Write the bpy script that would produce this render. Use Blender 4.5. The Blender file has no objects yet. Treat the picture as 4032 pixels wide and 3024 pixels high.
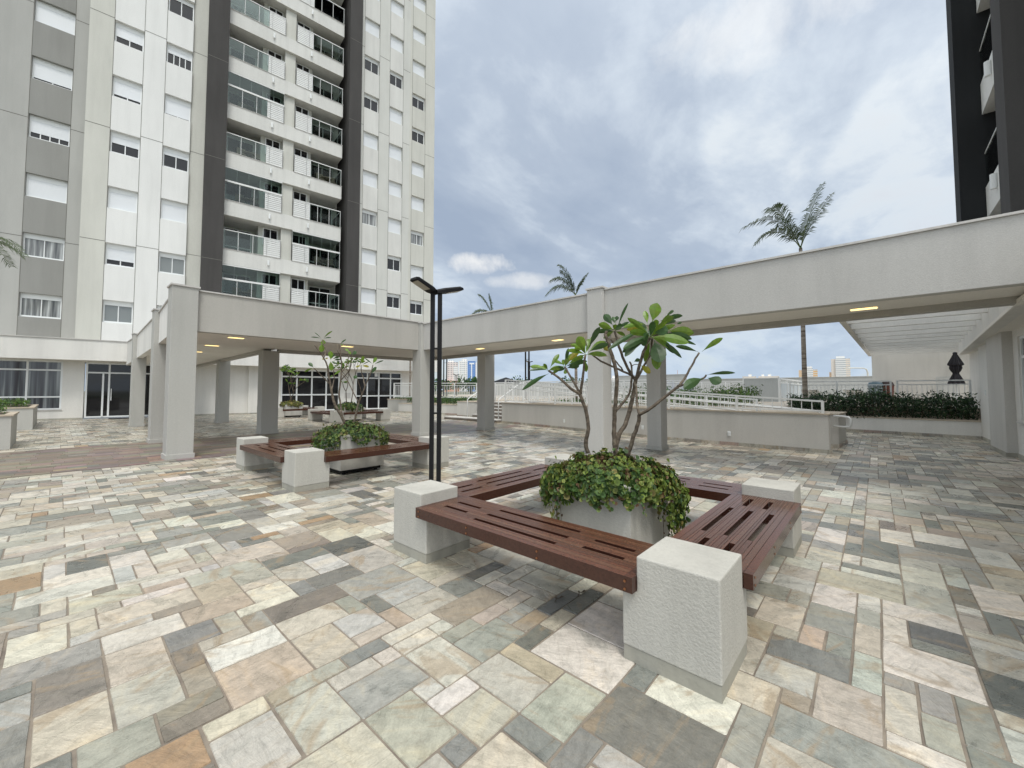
import bpy, math, random
from mathutils import Vector, Matrix
R=math.radians
sc=bpy.context.scene; col=sc.collection
# ---------------------------------------------------------------- camera
cam=bpy.data.cameras.new('camera'); cam.sensor_width=36.0; cam.lens=1600/4032*36; cam.clip_end=4000; cam.clip_start=0.05
cam.shift_y=-0.01088
co=bpy.data.objects.new('camera',cam); col.objects.link(co); sc.camera=co
AZ=math.atan2(1434,1600)
co.location=(0,0,1.4); co.rotation_euler=(R(90+2.5),0,AZ-R(90))
# ---------------------------------------------------------------- light, sky, exposure
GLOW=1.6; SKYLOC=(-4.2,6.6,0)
SUN_EL,SUN_AZ=R(63),R(240)          # azimuth of the hidden sun, counter-clockwise from +X
sl=bpy.data.lights.new('sun','SUN'); sl.energy=1.75; sl.angle=R(14); sl.color=(1.0,.965,.91)
so=bpy.data.objects.new('sun',sl); col.objects.link(so)
sd=Vector((math.cos(SUN_EL)*math.cos(SUN_AZ),math.cos(SUN_EL)*math.sin(SUN_AZ),math.sin(SUN_EL)))
so.rotation_euler=(-sd).to_track_quat('-Z','Y').to_euler()
sc.view_settings.view_transform='Standard'; sc.view_settings.look='None'; sc.view_settings.exposure=0.0; sc.view_settings.gamma=1.0
w=bpy.data.worlds.new('World'); sc.world=w; w.use_nodes=True
nt=w.node_tree; N=nt.nodes; L=nt.links; N.clear()
def nd(t,**k):
    n=N.new(t)
    for a,b in k.items():
        if a=='i':
            for i,v in b.items(): n.inputs[i].default_value=v
        else: setattr(n,a,b)
    return n
sky=nd('ShaderNodeTexSky'); sky.sky_type='NISHITA'; sky.sun_disc=False; sky.sun_elevation=SUN_EL; sky.sun_rotation=R(90)-SUN_AZ
bg1=nd('ShaderNodeBackground',i={1:.11}); L.new(sky.outputs[0],bg1.inputs[0])
geo=nd('ShaderNodeNewGeometry'); neg=nd('ShaderNodeVectorMath',operation='SCALE'); neg.inputs['Scale'].default_value=-1.0; L.new(geo.outputs['Incoming'],neg.inputs[0])
sep=nd('ShaderNodeSeparateXYZ'); L.new(neg.outputs[0],sep.inputs[0])
def mth(op,a,b=None,cl=False):
    n=nd('ShaderNodeMath',operation=op); n.use_clamp=cl
    for i,v in enumerate((a,b)):
        if v is None: continue
        if isinstance(v,(int,float)): n.inputs[i].default_value=v
        else: L.new(v,n.inputs[i])
    return n.outputs[0]
zz=mth('ADD',mth('MAXIMUM',sep.outputs[2],0.0),.26)
px=mth('DIVIDE',sep.outputs[0],zz); py=mth('DIVIDE',sep.outputs[1],zz)
cb=nd('ShaderNodeCombineXYZ'); L.new(px,cb.inputs[0]); L.new(py,cb.inputs[1])
mp=nd('ShaderNodeMapping'); mp.inputs['Rotation'].default_value=(0,0,R(20)); mp.inputs['Scale'].default_value=(1.15,1.5,1); mp.inputs['Location'].default_value=SKYLOC; L.new(cb.outputs[0],mp.inputs[0])
def noise(sc_,det,rough,dist,src):
    n=nd('ShaderNodeTexNoise'); n.inputs['Scale'].default_value=sc_; n.inputs['Detail'].default_value=det; n.inputs['Roughness'].default_value=rough; n.inputs['Distortion'].default_value=dist
    L.new(src,n.inputs['Vector']); return n.outputs[0]
def ramp(src,stops,nodes=None):
    r=nd('ShaderNodeValToRGB'); e=r.color_ramp.elements
    while len(e)<len(stops): e.new(.5)
    for k,(p,c) in enumerate(stops): e[k].position=p; e[k].color=(*c,1) if len(c)==3 else c
    L.new(src,r.inputs[0]); return r
n1=noise(.75,7,.56,.35,mp.outputs[0]); n2=noise(2.6,7,.6,.3,mp.outputs[0]); n3=noise(.42,3,.5,0,mp.outputs[0])
dens=mth('ADD',mth('MULTIPLY',n1,.66),mth('ADD',mth('MULTIPLY',n2,.27),mth('MULTIPLY',n3,.22)))
cover=ramp(mth('ADD',dens,mth('MULTIPLY',zz,.06)),[(.44,(0,0,0)),(.56,(1,1,1))])
tone=ramp(dens,[(.455,(.95,.97,.98)),(.505,(.77,.83,.88)),(.555,(.59,.67,.77)),(.61,(.44,.52,.64)),(.71,(.35,.43,.56))])
# clouds thin out into pale blue air towards the horizon
hz=mth('POWER',mth('SUBTRACT',1.0,mth('MAXIMUM',sep.outputs[2],0.0),True),7.0)
hmix=nd('ShaderNodeMix',data_type='RGBA'); L.new(mth('MULTIPLY',hz,.78),hmix.inputs[0]); L.new(tone.outputs[0],hmix.inputs[6]); hmix.inputs[7].default_value=(.56,.70,.87,1)
# one bright cumulus low over the canopy
def puff(rx,x0,z0,sx,sz,src,amp):
    d_=nd('ShaderNodeVectorMath',operation='DOT_PRODUCT'); L.new(neg.outputs[0],d_.inputs[0]); d_.inputs[1].default_value=rx
    f_=nd('ShaderNodeVectorMath',operation='DOT_PRODUCT'); L.new(neg.outputs[0],f_.inputs[0]); f_.inputs[1].default_value=(rx[1]*-1,rx[0],0)
    ex=mth('POWER',mth('ABSOLUTE',mth('DIVIDE',mth('SUBTRACT',d_.outputs['Value'],x0),sx)),2.0); ez=mth('POWER',mth('ABSOLUTE',mth('DIVIDE',mth('SUBTRACT',sep.outputs[2],z0),sz)),2.0)
    v=mth('ADD',mth('SUBTRACT',1.0,mth('ADD',ex,ez)),mth('MULTIPLY',mth('SUBTRACT',src,.5),4.2))
    return mth('MULTIPLY',mth('MULTIPLY',v,.8,True),mth('MULTIPLY',mth('GREATER_THAN',f_.outputs['Value'],0.0),amp))
n4=noise(9.0,7,.62,.2,neg.outputs[0])
RX=(math.sin(AZ),-math.cos(AZ),0)
for (x0,z0,sx,sz,am) in ((-.088,.300,.085,.026,.95),(.03,.262,.10,.018,.55),(.30,.20,.22,.05,.5),(.42,.62,.16,.05,.45)):
    pm=puff(RX,x0,z0,sx,sz,n4,am); hm2=nd('ShaderNodeMix',data_type='RGBA'); L.new(pm,hm2.inputs[0]); L.new(hmix.outputs[2],hm2.inputs[6]); hm2.inputs[7].default_value=(.96,.96,.95,1); hmix=hm2
# overhead, out of view, cloud is whitened to keep the scene light neutral
ov=nd('ShaderNodeMapRange'); ov.inputs[1].default_value=.74; ov.inputs[2].default_value=.90; L.new(sep.outputs[2],ov.inputs[0])
om=nd('ShaderNodeMix',data_type='RGBA'); L.new(mth('MULTIPLY',ov.outputs[0],.85),om.inputs[0]); L.new(hmix.outputs[2],om.inputs[6]); om.inputs[7].default_value=(.88,.88,.85,1); hmix=om
# glow round the hidden sun, added behind the camera to brighten the scene
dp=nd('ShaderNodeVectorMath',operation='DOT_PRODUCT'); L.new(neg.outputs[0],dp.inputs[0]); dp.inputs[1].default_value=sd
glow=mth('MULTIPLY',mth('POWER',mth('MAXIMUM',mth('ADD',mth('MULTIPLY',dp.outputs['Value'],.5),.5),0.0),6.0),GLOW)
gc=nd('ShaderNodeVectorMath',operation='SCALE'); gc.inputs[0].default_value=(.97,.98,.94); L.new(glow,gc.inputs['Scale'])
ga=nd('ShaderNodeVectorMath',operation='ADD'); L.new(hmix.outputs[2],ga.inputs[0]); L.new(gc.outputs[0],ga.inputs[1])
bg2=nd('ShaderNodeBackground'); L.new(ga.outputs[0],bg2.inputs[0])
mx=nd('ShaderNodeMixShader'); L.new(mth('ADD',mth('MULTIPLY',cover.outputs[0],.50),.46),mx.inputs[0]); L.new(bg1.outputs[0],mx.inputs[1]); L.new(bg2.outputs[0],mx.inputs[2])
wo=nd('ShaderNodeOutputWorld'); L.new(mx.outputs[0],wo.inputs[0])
# ---------------------------------------------------------------- helpers
class MB:
    def __init__(s): s.v=[]; s.f=[]; s.c=[]; s.m=[]
    def face(s,pts,c=None,m=0):
        b=len(s.v); s.v+= [tuple(p) for p in pts]; s.f.append(tuple(range(b,b+len(pts)))); s.c.append(c); s.m.append(m)
    def box(s,x0,x1,y0,y1,z0,z1,m=0,c=None):
        if x0>x1: x0,x1=x1,x0
        if y0>y1: y0,y1=y1,y0
        s.prism([(x0,y0),(x1,y0),(x1,y1),(x0,y1)],z0,z1,m,c)
    def prism(s,poly,z0,z1,m=0,c=None):
        n=len(poly); b=len(s.v)
        zt=z1 if isinstance(z1,(list,tuple)) else [z1]*n
        s.v+=[(p[0],p[1],z0) for p in poly]+[(p[0],p[1],zt[i]) for i,p in enumerate(poly)]
        fs=[tuple(range(b+n-1,b-1,-1)),tuple(range(b+n,b+2*n))]+[(b+i,b+(i+1)%n,b+n+(i+1)%n,b+n+i) for i in range(n)]
        s.f+=fs; s.c+=[c]*len(fs); s.m+=[m]*len(fs)
    def tube(s,pts,r0,r1=None,k=8,m=0,c=None,cap=True):
        r1=r0 if r1 is None else r1; pts=[Vector(p) for p in pts]; n=len(pts); b=len(s.v); up=None
        for i,p in enumerate(pts):
            d=(pts[min(i+1,n-1)]-pts[max(i-1,0)]).normalized()
            if up is None: up=d.orthogonal().normalized()
            else: up=(up-d*up.dot(d)).normalized()
            sd_=d.cross(up); r=r0+(r1-r0)*i/max(n-1,1)
            for j in range(k):
                a=2*math.pi*j/k; s.v.append(tuple(p+(up*math.cos(a)+sd_*math.sin(a))*r))
        for i in range(n-1):
            for j in range(k):
                s.f.append((b+i*k+j,b+i*k+(j+1)%k,b+(i+1)*k+(j+1)%k,b+(i+1)*k+j)); s.c.append(c); s.m.append(m)
        if cap:
            s.f.append(tuple(range(b+k-1,b-1,-1))); s.f.append(tuple(range(b+(n-1)*k,b+n*k))); s.c+=[c,c]; s.m+=[m,m]
    def bar(s,p,q,w,h=None,m=0):      # rectangular bar between two points (w horizontal, h vertical)
        h=w if h is None else h; p=Vector(p); q=Vector(q); d=(q-p).normalized()
        u=Vector((0,0,1)) if abs(d.z)<.95 else Vector((1,0,0)); sx=d.cross(u).normalized(); u=sx.cross(d)
        b=len(s.v)
        for o in (p,q):
            for a,c_ in ((-1,-1),(1,-1),(1,1),(-1,1)): s.v.append(tuple(o+sx*a*w/2+u*c_*h/2))
        fs=[(b+3,b+2,b+1,b),(b+4,b+5,b+6,b+7)]+[(b+i,b+(i+1)%4,b+4+(i+1)%4,b+4+i) for i in range(4)]
        s.f+=fs; s.c+=[None]*6; s.m+=[m]*6
    def mesh(s,name,mats,weld=False):
        me=bpy.data.meshes.new(name); me.from_pydata(s.v,[],s.f)
        mats=mats if isinstance(mats,(list,tuple)) else [mats]
        for m in mats: me.materials.append(m)
        if any(s.m): me.polygons.foreach_set('material_index',s.m)
        if any(c is not None for c in s.c):
            at=me.color_attributes.new('Col','FLOAT_COLOR','CORNER'); buf=[]
            for f,c in zip(s.f,s.c):
                c=c or (1,1,1,1)
                if isinstance(c[0],(tuple,list)):
                    for q in c: buf+=list(q if len(q)==4 else (*q,1))
                else: buf+=list(c if len(c)==4 else (*c,1))*len(f)
            at.data.foreach_set('color',buf)
        me.update()
        if weld:
            import bmesh
            b_=bmesh.new(); b_.from_mesh(me); bmesh.ops.remove_doubles(b_,verts=b_.verts,dist=1e-5); b_.to_mesh(me); b_.free()
        return me
    def build(s,name,mats,parent=None,smooth=False,bevel=0):
        me=s.mesh(name,mats)
        if smooth: me.polygons.foreach_set('use_smooth',[True]*len(me.polygons))
        o=bpy.data.objects.new(name,me); col.objects.link(o)
        if parent: o.parent=parent
        if bevel:
            b=o.modifiers.new('b','BEVEL'); b.width=bevel; b.segments=2; b.limit_method='ANGLE'
        return o
def empty(name,loc,rz=0):
    o=bpy.data.objects.new(name,None); o.location=loc; o.rotation_euler=(0,0,rz); o.empty_display_size=.1; col.objects.link(o); return o
def tag(o,label,cat,group=None):
    o['label']=label; o['category']=cat
    if group: o['group']=group
    return o
def struct(o): o['kind']='structure'; return o
def shared(name,me,parent,loc=(0,0,0),rz=0):
    o=bpy.data.objects.new(name,me); o.location=loc; o.rotation_euler=(0,0,rz); col.objects.link(o); o.parent=parent; return o
def copy_tree(o,parent=None):
    c=o.copy(); col.objects.link(c); c.parent=parent
    for ch in list(o.children): copy_tree(ch,c)
    return c
# ---------------------------------------------------------------- materials
def M(name,base,rough=.7,metal=0,spec=.5):
    m=bpy.data.materials.new(name); m.use_nodes=True; b=m.node_tree.nodes['Principled BSDF']
    b.inputs['Base Color'].default_value=(*base,1); b.inputs['Roughness'].default_value=rough; b.inputs['Metallic'].default_value=metal; b.inputs['Specular IOR Level'].default_value=spec
    return m
def nn(m,t,**k):
    n=m.node_tree.nodes.new(t)
    for a,b in k.items(): setattr(n,a,b)
    return n
def tex(m,scale,det=5,rough=.55,dist=0,vec=None,mapscale=None,obj=True):
    t=m.node_tree; tc=nn(m,'ShaderNodeTexCoord'); n=nn(m,'ShaderNodeTexNoise'); n.inputs['Scale'].default_value=scale; n.inputs['Detail'].default_value=det; n.inputs['Roughness'].default_value=rough; n.inputs['Distortion'].default_value=dist
    src=tc.outputs['Object']
    if mapscale:
        mpn=nn(m,'ShaderNodeMapping'); mpn.inputs['Scale'].default_value=mapscale; t.links.new(src,mpn.inputs[0]); src=mpn.outputs[0]
    t.links.new(vec or src,n.inputs['Vector']); return n.outputs[0]
def mixc(m,fac,a,b,mode='MIX'):
    n=nn(m,'ShaderNodeMix',data_type='RGBA',blend_type=mode); t=m.node_tree
    for i,v in ((0,fac),(6,a),(7,b)):
        if isinstance(v,(int,float)): n.inputs[i].default_value=v
        elif isinstance(v,tuple): n.inputs[i].default_value=(*v,1)
        else: t.links.new(v,n.inputs[i])
    return n.outputs[2]
def rmp(m,src,stops):
    r=nn(m,'ShaderNodeValToRGB'); e=r.color_ramp.elements
    while len(e)<len(stops): e.new(.5)
    for k,(p,c) in enumerate(stops): e[k].position=p; e[k].color=(c,c,c,1) if isinstance(c,(int,float)) else (*c,1)
    m.node_tree.links.new(src,r.inputs[0]); return r.outputs[0]
def setc(m,c): m.node_tree.links.new(c,m.node_tree.nodes['Principled BSDF'].inputs['Base Color'])
def bump(m,src,st,dist=.01):
    b=nn(m,'ShaderNodeBump'); b.inputs['Strength'].default_value=st; b.inputs['Distance'].default_value=dist
    m.node_tree.links.new(src,b.inputs['Height']); m.node_tree.links.new(b.outputs[0],m.node_tree.nodes['Principled BSDF'].inputs['Normal'])
def stucco(name,base,sc_=90,bs=.35,stain=.12):
    m=M(name,base,.88,spec=.25)
    a=rmp(m,tex(m,.55,6,.6,mapscale=(1,1,.45)),[(.3,1-stain),(.62,1.0)])
    b=rmp(m,tex(m,sc_*.5,3),[(.3,.94),(.7,1.03)])
    c=rmp(m,tex(m,1.6,5,.6,mapscale=(1.6,1.6,.12)),[(.35,1.0-stain*.55),(.55,1.0)])
    x=mixc(m,1.0,base,a,'MULTIPLY'); x=mixc(m,1.0,x,b,'MULTIPLY'); x=mixc(m,1.0,x,c,'MULTIPLY'); setc(m,x)
    bump(m,tex(m,sc_,4,.6),bs,.012); return m
ST_BEIGE=stucco('stucco_beige',(.475,.458,.422))
ST_BEAM=stucco('stucco_beam',(.53,.52,.495))
ST_RAMP=stucco('stucco_ramp',(.62,.605,.57))
ST_WHITE=stucco('stucco_white',(.80,.785,.745))
ST_COL=stucco('stucco_column',(.485,.48,.45))
ST_BLOCK=stucco('stucco_block',(.575,.56,.51),70,.5,.20)
ST_TW=stucco('tower_white',(.79,.795,.78),60,.1,.08)
ST_TR=stucco('tower_offwhite',(.635,.64,.605),60,.1,.10)
ST_BAND=stucco('tower_parapet',(.70,.70,.67),60,.1,.12)
ST_TB=stucco('tower_beige',(.62,.62,.57),60,.1,.10)
ST_TG=stucco('tower_grey',(.45,.45,.43),60,.1,.10)
ST_TGD=stucco('tower_dark_panel',(.31,.31,.295),60,.1,.10)
ST_DARK=stucco('tower_charcoal',(.075,.072,.07),60,.1,.2)
ST_BLACK=stucco('tower_black',(.028,.030,.032),60,.1,.2)
CEIL=stucco('soffit_paint',(.84,.81,.75),60,.08,.05)
CAP=stucco('capping_stone',(.60,.585,.56),40,.1,.15)
CAPB=stucco('beige_coping',(.52,.45,.36),40,.1,.2)
SKIRT=stucco('stone_skirting',(.49,.475,.41),14,.5,.4)
PLAST=M('white_aluminium',(.80,.82,.82),.35)
SHUT=M('shutter_slats',(.72,.75,.78),.45)
_wv=nn(SHUT,'ShaderNodeTexWave',wave_type='BANDS',bands_direction='Z'); _wv.inputs['Scale'].default_value=5.5; _tc=nn(SHUT,'ShaderNodeTexCoord'); SHUT.node_tree.links.new(_tc.outputs['Object'],_wv.inputs[0]); bump(SHUT,_wv.outputs[1],.5,.01)
GLASS=M('window_glass',(.014,.014,.016),.04,spec=.55)
GLASSB=M('blind_behind_glass',(.20,.22,.22),.06,spec=.8)
CURT=M('curtain_behind_glass',(.35,.36,.36),.12,spec=.8)
_c=rmp(CURT,tex(CURT,9,3,.5,mapscale=(1,1,.04)),[(.35,(.07,.075,.08)),(.5,(.22,.23,.23)),(.68,(.52,.54,.54))]); setc(CURT,_c)
CURTD=M('dark_curtain_behind_glass',(.2,.2,.2),.1,spec=.8)
_c=rmp(CURTD,tex(CURTD,7,3,.5,mapscale=(1,1,.03)),[(.4,(.05,.05,.06)),(.52,(.10,.11,.12)),(.66,(.30,.32,.33))]); setc(CURTD,_c)
DARKIN=M('dark_interior',(.02,.017,.015),.6)
BLACKM=M('black_metal',(.008,.008,.009),.55,spec=.25)
RAIL=M('white_painted_steel',(.74,.75,.74),.4)
def thin_glass(name,tint,gl=.12):
    m=bpy.data.materials.new(name); m.use_nodes=True; t=m.node_tree; t.nodes.clear()
    o=t.nodes.new('ShaderNodeOutputMaterial'); tr=t.nodes.new('ShaderNodeBsdfTransparent'); tr.inputs[0].default_value=(*tint,1)
    g=t.nodes.new('ShaderNodeBsdfGlossy'); g.inputs['Roughness'].default_value=.03; fr=t.nodes.new('ShaderNodeFresnel'); fr.inputs[0].default_value=1.5
    ad=t.nodes.new('ShaderNodeMath'); ad.operation='ADD'; ad.inputs[1].default_value=gl; t.links.new(fr.outputs[0],ad.inputs[0])
    x=t.nodes.new('ShaderNodeMixShader'); t.links.new(ad.outputs[0],x.inputs[0]); t.links.new(tr.outputs[0],x.inputs[1]); t.links.new(g.outputs[0],x.inputs[2]); t.links.new(x.outputs[0],o.inputs[0]); return m
TG=thin_glass('railing_glass',(.80,.88,.85),.0)
def emis(name,c,s):
    m=M(name,c,.5); b=m.node_tree.nodes['Principled BSDF']; b.inputs['Emission Color'].default_value=(*c,1); b.inputs['Emission Strength'].default_value=s; return m
LAMP=emis('warm_light',(1.0,.78,.36),1.6)
WOOD=M('reddish_hardwood',(.14,.045,.025),.26)
_g=tex(WOOD,5,6,.6,.6,mapscale=(14,14,14)); _f=tex(WOOD,60,4,.6)
_p=nn(WOOD,'ShaderNodeAttribute',attribute_name='Col')
_x=mixc(WOOD,1.0,_p.outputs[0],rmp(WOOD,_g,[(.3,.72),(.6,1.12)]),'MULTIPLY'); _x=mixc(WOOD,1.0,_x,rmp(WOOD,_f,[(.3,.88),(.7,1.08)]),'MULTIPLY'); setc(WOOD,_x); bump(WOOD,_f,.15,.004)
BARK=M('frangipani_bark',(.20,.15,.115),.8)
_g=tex(BARK,18,5,.6,mapscale=(1,1,1.5)); setc(BARK,rmp(BARK,_g,[(.3,(.06,.045,.035)),(.5,(.115,.09,.065)),(.7,(.23,.19,.14))])); bump(BARK,tex(BARK,38,5,.65),.9,.012)
PBARK=M('palm_bark',(.26,.22,.18),.85)
_g=tex(PBARK,1.6,2,.5,mapscale=(.3,.3,5)); setc(PBARK,rmp(PBARK,_g,[(.4,(.12,.09,.07)),(.5,(.26,.22,.18)),(.65,(.36,.32,.27))]))
def leafmat(name,rough=.45,tr=.25):
    m=M(name,(.1,.2,.05),rough); a=nn(m,'ShaderNodeAttribute',attribute_name='Col'); t=m.node_tree
    x=mixc(m,1.0,a.outputs[0],rmp(m,tex(m,30,3),[(.3,.8),(.7,1.15)]),'MULTIPLY'); setc(m,x)
    b=t.nodes['Principled BSDF']; ts=nn(m,'ShaderNodeBsdfTranslucent'); t.links.new(x,ts.inputs[0]); ms=nn(m,'ShaderNodeMixShader'); ms.inputs[0].default_value=tr
    t.links.new(b.outputs[0],ms.inputs[1]); t.links.new(ts.outputs[0],ms.inputs[2]); t.links.new(ms.outputs[0],t.nodes['Material Output'].inputs[0]); return m
LEAF=leafmat('leaf_glossy',.35,.3); HERB=leafmat('leaf_matt',.6,.2)
SOIL=M('soil',(.05,.035,.025),.95)
STONE=M('quartzite_stone',(.5,.5,.45),.5,spec=.55)
_a=nn(STONE,'ShaderNodeAttribute',attribute_name='Col')
_tc=nn(STONE,'ShaderNodeTexCoord'); _of=nn(STONE,'ShaderNodeVectorMath',operation='SCALE'); _of.inputs[0].default_value=(61,37,93); STONE.node_tree.links.new(_a.outputs['Alpha'],_of.inputs['Scale'])
_rot=nn(STONE,'ShaderNodeVectorRotate',rotation_type='Z_AXIS'); _an=nn(STONE,'ShaderNodeMath',operation='MULTIPLY'); STONE.node_tree.links.new(_a.outputs['Alpha'],_an.inputs[0]); _an.inputs[1].default_value=40.0
STONE.node_tree.links.new(_tc.outputs['Object'],_rot.inputs['Vector']); STONE.node_tree.links.new(_an.outputs[0],_rot.inputs['Angle'])
_ad=nn(STONE,'ShaderNodeVectorMath',operation='ADD'); STONE.node_tree.links.new(_rot.outputs[0],_ad.inputs[0]); STONE.node_tree.links.new(_of.outputs[0],_ad.inputs[1]); SV=_ad.outputs[0]
def smap(s_):
    q=nn(STONE,'ShaderNodeMapping'); q.inputs['Scale'].default_value=s_; STONE.node_tree.links.new(SV,q.inputs[0]); return q.outputs[0]
_n1=tex(STONE,2.4,6,.6,1.2,vec=smap((1,2.2,1))); _n2=tex(STONE,24,5,.65,vec=SV); _n3=tex(STONE,120,3,.6); _n4=tex(STONE,1.5,5,.62,1.3,vec=smap((1,3.0,1)))
_x=mixc(STONE,1.0,_a.outputs[0],rmp(STONE,_n1,[(.30,(.66,.68,.68)),(.43,(.90,.91,.91)),(.55,(1.0,1.0,1.0)),(.70,(1.13,1.08,.99))]),'MULTIPLY')
_v=tex(STONE,1.7,5,.5,2.2,vec=smap((1,2.4,1))); _x=mixc(STONE,rmp(STONE,_v,[(.482,0.0),(.498,.22),(.505,.22),(.522,0.0)]),_x,(.27,.235,.18))
_w=tex(STONE,8,6,.7,1.0,vec=smap((2.6,.8,1))); _x=mixc(STONE,1.0,_x,rmp(STONE,_w,[(.33,.82),(.5,1.0),(.66,1.08)]),'MULTIPLY')
_x=mixc(STONE,rmp(STONE,_n4,[(.56,0.0),(.64,.55)]),_x,(.34,.25,.155))
_x=mixc(STONE,1.0,_x,rmp(STONE,_n2,[(.3,.84),(.55,1.0),(.75,1.08)]),'MULTIPLY')
_x=mixc(STONE,1.0,_x,rmp(STONE,_n3,[(.3,.88),(.6,1.04)]),'MULTIPLY'); setc(STONE,_x)
bump(STONE,_w,.8,.009)
STONE.node_tree.links.new(rmp(STONE,_n1,[(.3,.22),(.7,.42)]),STONE.node_tree.nodes['Principled BSDF'].inputs['Roughness'])
GROUT=M('mortar',(.30,.265,.215),.9); setc(GROUT,rmp(GROUT,tex(GROUT,5,5,.6),[(.3,(.15,.125,.105)),(.7,(.31,.265,.21))]))
BRICKF=M('brown_tile',(.2,.12,.08),.42); _a=nn(BRICKF,'ShaderNodeAttribute',attribute_name='Col'); setc(BRICKF,mixc(BRICKF,1.0,_a.outputs[0],rmp(BRICKF,tex(BRICKF,9,5,.6),[(.3,.8),(.7,1.15)]),'MULTIPLY')); bump(BRICKF,tex(BRICKF,60,4),.2,.004)
TERR=M('terrace_tiles',(.50,.44,.36),.7); setc(TERR,rmp(TERR,tex(TERR,1.5,6,.6),[(.3,(.42,.36,.29)),(.7,(.56,.50,.42))]))
POOL=M('pool_water',(.03,.09,.35),.06,spec=.8)
LAND=M('distant_ground',(.12,.14,.08),.95); setc(LAND,rmp(LAND,tex(LAND,.02,6,.6),[(.35,(.07,.10,.05)),(.55,(.16,.15,.11)),(.7,(.24,.20,.16))]))
FAB=M('umbrella_fabric',(.022,.020,.026),.7)
T1B=[[0.026,0.02,[[3.177,1.934,0.841],[3.154,1.944,0.933],[3.134,1.906,1.063],[3.106,1.908,1.219],[3.046,1.93,1.366]]],[0.019,0.012,[[3.046,1.93,1.366],[2.947,1.965,1.421],[2.869,2.022,1.504],[2.781,2.076,1.57]]],[0.016,0.011,[[3.046,1.93,1.366],[3.06,1.989,1.452],[3.062,2.062,1.558],[3.067,2.102,1.617]]],[0.018,0.012,[[3.047,1.928,1.37],[3.021,1.883,1.534],[2.992,1.84,1.707]]],[0.028,0.018,[[3.407,1.782,0.786],[3.396,1.794,0.963],[3.381,1.78,1.142],[3.345,1.746,1.321],[3.306,1.714,1.495],[3.277,1.717,1.632],[3.252,1.745,1.754],[3.229,1.77,1.875],[3.227,1.773,1.927]]],[0.018,0.01,[[3.386,1.775,1.209],[3.482,1.743,1.292],[3.547,1.716,1.372],[3.584,1.704,1.519],[3.6,1.717,1.639],[3.591,1.727,1.674]]],[0.03,0.024,[[3.416,1.786,0.873],[3.45,1.778,0.986],[3.521,1.745,1.091],[3.571,1.719,1.226],[3.596,1.691,1.4],[3.59,1.668,1.5]]],[0.019,0.014,[[3.59,1.668,1.5],[3.532,1.688,1.553],[3.444,1.711,1.676],[3.387,1.729,1.798],[3.343,1.749,1.937]]],[0.021,0.015,[[3.59,1.668,1.5],[3.545,1.598,1.676],[3.533,1.536,1.813],[3.528,1.497,1.88]]],[0.016,0.013,[[3.596,1.661,1.509],[3.69,1.616,1.657],[3.708,1.565,1.775],[3.615,1.52,1.873]]],[0.014,0.01,[[3.531,1.688,1.544],[3.384,1.778,1.613],[3.262,1.839,1.663],[3.177,1.888,1.723]]],[0.01,0.008,[[3.456,1.727,1.583],[3.426,1.76,1.642],[3.384,1.777,1.685]]],[0.01,0.008,[[3.363,1.756,1.798],[3.34,1.782,1.86],[3.316,1.808,1.873]]],[0.026,0.021,[[3.426,1.686,0.811],[3.418,1.62,0.975],[3.409,1.569,1.108],[3.39,1.546,1.195]]],[0.016,0.013,[[3.388,1.548,1.187],[3.471,1.605,1.303],[3.516,1.63,1.409],[3.562,1.669,1.481]]],[0.02,0.015,[[3.39,1.546,1.191],[3.407,1.452,1.248],[3.442,1.338,1.35],[3.464,1.239,1.432]]],[0.015,0.01,[[3.464,1.239,1.432],[3.503,1.195,1.506],[3.521,1.145,1.603],[3.534,1.086,1.715]]],[0.013,0.009,[[3.464,1.239,1.432],[3.477,1.179,1.456],[3.516,1.06,1.496],[3.517,1.03,1.527]]],[0.006,0.004,[[3.585,1.703,1.628],[3.603,1.682,1.645],[3.64,1.641,1.642]]]]
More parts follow.
